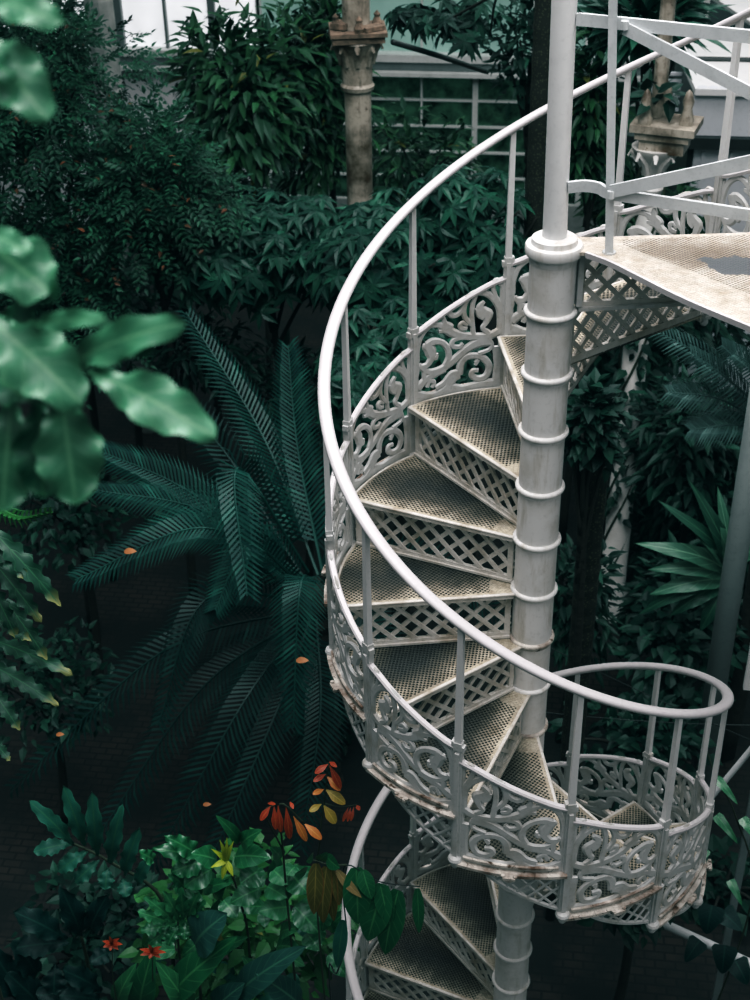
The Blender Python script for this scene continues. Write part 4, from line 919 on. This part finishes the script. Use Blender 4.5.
for b, tp, w_, mt in (((445, 12), (404, 40), 9, 'red'), ((447, 5), (470, 20), 6, 'red'), ((448, 15), (484, 88), 10, 'red'), ((438, 42), (400, 64), 8, 'red'), ((440, 48), (482, 92), 11, 'orange'), ((432, 88), (398, 102), 8, 'orange'), ((436, 88), (496, 132), 14, 'olive'), ((425, 132), (388, 154), 9, 'olive'), ((430, 134), (468, 192), 14, 'olive'), ((505, 142), (488, 186), 5, 'red'), ((512, 142), (502, 186), 5, 'red'), ((522, 140), (512, 184), 5, 'red'), ((530, 135), (538, 150), 6, 'red')):
    leafpx(r_, g, M[mt], q(*b), q(*tp), w_*.80, -.2, -.24, prof='blunt', bend=.1)
stem(r_, g, [g, at(318, 920, -.15), at(*q(420, 240), -.2), at(*q(432, 130), -.2), at(*q(446, 8), -.2)], .005)
stem(r_, g, [at(*q(432, 130), -.2), at(*q(480, 140), -.2), at(*q(530, 134), -.2)], .003)
for (x, y), lb in (((112, 944), 'small orange-red flower spray among the dark bottom left leaves'), ((152, 952), 'small red flower spray beside the toothed-leaf plant')):
    r_, g, o = plant('red_sprig', lb, 'sprig', x, y, -.3)
    for j in range(7):
        a = 2*PI*j/7; leafpx(r_, g, M['red'], (x, y), (x+11*math.cos(a)*(1.2 if x > 130 else .9), y+7*math.sin(a)), 4.5, -.3, -.33, prof='oval', nseg=6, nx=2)
    stem(r_, g, [g, at(x+5, y+60, -.2), o], .004)
# vine hanging on the lower handrail
r_, g, o = plant('leafy_vine', 'vine climbing the lower handrail, with large drooping brown and green leaves', 'vine', 338, 870, -.5)
for b, tp, w_, mt in (((408, 310), (402, 470), 22, 'brown'), ((440, 320), (425, 496), 24, 'brown'), ((455, 325), (458, 490), 20, 'brown'), ((470, 330), (545, 416), 13, 'tan'), ((470, 335), (478, 440), 15, 'brown'), ((440, 290), (478, 325), 22, 'gloss'), ((400, 285), (380, 305), 14, 'gloss'), ((415, 300), (440, 280), 14, 'glosslight'),
        ((528, 322), (535, 500), 36, 'gloss'), ((548, 330), (575, 420), 22, 'gloss'), ((610, 372), (560, 550), 40, 'gloss'), ((655, 390), (610, 592), 36, 'gloss'), ((712, 385), (718, 525), 15, 'gloss'), ((600, 372), (632, 500), 24, 'gloss'), ((490, 480), (470, 630), 18, 'oak'), ((380, 330), (345, 345), 18, 'gloss')):
    leafpx(r_, g, M[mt], q(*b), q(*tp), w_*.80, -.5, -.55, prof='oval', bend=.08, nrm=(random.uniform(-.3, .3), -1, .25))
stem(r_, g, [g, at(330, 990, -.4), at(*q(470, 640), -.42), at(*q(500, 545), -.45), at(*q(490, 400), -.48), at(*q(500, 315), -.5), at(*q(600, 365), -.5), at(*q(720, 380), -.5)], .004, M['iron_dark'])
stem(r_, g, [at(*q(500, 315), -.5), at(*q(450, 315), -.5), at(*q(400, 300), -.5)], .005, M['wood'])
# spiky-edged plant at the left edge
r_, g, o = plant('jagged_leaf_plant', 'dark plant with jagged yellow-tipped leaves at the left edge', 'plant', -100, 620, -.9)
for b, tp, w_ in (((-8, 530), (62, 606), 26), ((-8, 560), (42, 622), 24), ((5, 600), (48, 660), 22), ((-6, 640), (72, 673), 22), ((-8, 665), (58, 704), 22), ((-8, 690), (20, 730), 20), ((-10, 540), (28, 580), 22), ((-8, 615), (30, 640), 20), ((-12, 580), (18, 640), 20), ((-8, 740), (10, 760), 14)):
    leafpx(r_, g, M['tipped'], b, tp, w_, -.9, -.98, prof='strap', lobes=7, lobe=.4, waves=.2, bend=.1)
stem(r_, g, [g, at(-80, 760, -.87), at(-10, 620, -.9)], .012)
r_, g, o = plant('small_fern', 'small bright green fern sprig at the left edge above the jagged plant', 'fern', -110, 520, -.6)
frond(r_, g, [at(-10, 505, -.6), at(20, 518, -.65), at(52, 512, -.7)], 14/px_per_m(o), 12, M['bright'], wl=.007)
stem(r_, g, [g, at(-95, 620, -.6), at(-10, 505, -.6)], .006)

# ------------------------------------------------------------------ out-of-focus branch close to the camera
YF = -3.0; o_ = at(-190, 420, YF); fp = empty('foreground_branch_plant', rooted(o_)); g = np.array(rooted(o_))
tag(fp, 'close out-of-focus plant with large pale wavy leaves reaching in from the left', 'plant')
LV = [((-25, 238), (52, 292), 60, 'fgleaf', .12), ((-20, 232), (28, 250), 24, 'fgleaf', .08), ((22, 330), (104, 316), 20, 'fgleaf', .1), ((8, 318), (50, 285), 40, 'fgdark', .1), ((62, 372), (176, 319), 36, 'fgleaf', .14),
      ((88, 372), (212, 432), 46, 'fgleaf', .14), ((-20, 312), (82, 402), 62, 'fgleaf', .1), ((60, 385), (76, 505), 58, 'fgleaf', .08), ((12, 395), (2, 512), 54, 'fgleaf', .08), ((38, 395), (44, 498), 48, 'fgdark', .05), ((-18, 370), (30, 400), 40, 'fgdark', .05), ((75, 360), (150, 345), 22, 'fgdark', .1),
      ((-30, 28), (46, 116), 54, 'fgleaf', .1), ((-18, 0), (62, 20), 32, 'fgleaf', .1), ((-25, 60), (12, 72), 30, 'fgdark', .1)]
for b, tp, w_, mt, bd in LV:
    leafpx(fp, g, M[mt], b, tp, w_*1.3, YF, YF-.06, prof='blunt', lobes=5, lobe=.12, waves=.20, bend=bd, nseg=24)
stem(fp, g, [g, g+(o_-g)*.5, o_, at(-60, 392, YF), at(20, 372, YF), at(75, 366, YF)], .022)
stem(fp, g, [o_, at(-150, 200, YF), at(-60, 60, YF), at(-25, 40, YF)], .010)
# ------------------------------------------------------------------ light
w = bpy.data.worlds.new('world'); scn.world = w; w.use_nodes = True; nt = w.node_tree
tc = nt.nodes.new('ShaderNodeTexCoord'); sp = nt.nodes.new('ShaderNodeSeparateXYZ'); rp = nt.nodes.new('ShaderNodeValToRGB')
nt.links.new(tc.outputs['Generated'], sp.inputs[0]); nt.links.new(sp.outputs[2], rp.inputs[0])
e = rp.color_ramp.elements; e[0].position = 0.0; e[0].color = (.048, .058, .058, 1); e[1].position = .95; e[1].color = (1, .985, 1.0, 1)
m_ = e.new(.35); m_.color = (.12, .128, .128, 1)
bg = nt.nodes['Background']; nt.links.new(rp.outputs[0], bg.inputs[0]); bg.inputs[1].default_value = .75
def area(name, loc, target, size, power, col=(1, 1, 1), sy=None):
    l = bpy.data.lights.new(name, 'AREA'); l.energy = power; l.color = col; l.shape = 'RECTANGLE'; l.size = size; l.size_y = sy or size
    o = bpy.data.objects.new(name, l); link(o); o.location = loc
    o.rotation_euler = (Vector(target)-Vector(loc)).to_track_quat('-Z', 'Y').to_euler(); return o
area('roof_daylight', (-.2, .2, 6.6), (-.2, .2, 0), 5.0, 540)
area('front_fill', (-.6, -3.4, 6.6), (-.1, -.4, .8), 3.0, 95, (1, .985, .99))  # added fill from the camera side, brightens the column; no visible source
area('rear_fill', (1.4, 7.8, 5.4), (1.2, 8.6, 0), 4.5, 260)  # added fill above the far end, brightens the shed and rear trees
area('side_fill', (4.6, -3.4, 2.0), (0, 0, 1.0), 2.6, 46)  # added low fill from the right, brightens the lattice under the landing
scn.view_settings.view_transform = 'Standard'; scn.view_settings.look = 'None'
scn.view_settings.exposure = 0.0; scn.view_settings.gamma = 1.0
# the film response of the photograph: firm contrast, shadows leaning to teal
scn.view_settings.use_curve_mapping = True; cmv = scn.view_settings.curve_mapping
def curve(i, pts):
    cu = cmv.curves[i].points
    cu[0].location = pts[0]; cu[1].location = pts[-1]
    for p in pts[1:-1]: cu.new(*p)
curve(3, [(0, 0), (.06, .038), (.25, .245), (.62, .68), (1, 1)])
curve(0, [(0, 0), (.05, .036), (.2, .19), (1, 1)])
curve(1, [(0, .0022), (.2, .2), (1, .985)])
curve(2, [(0, .0032), (.2, .2), (1, .99)])
cmv.update()
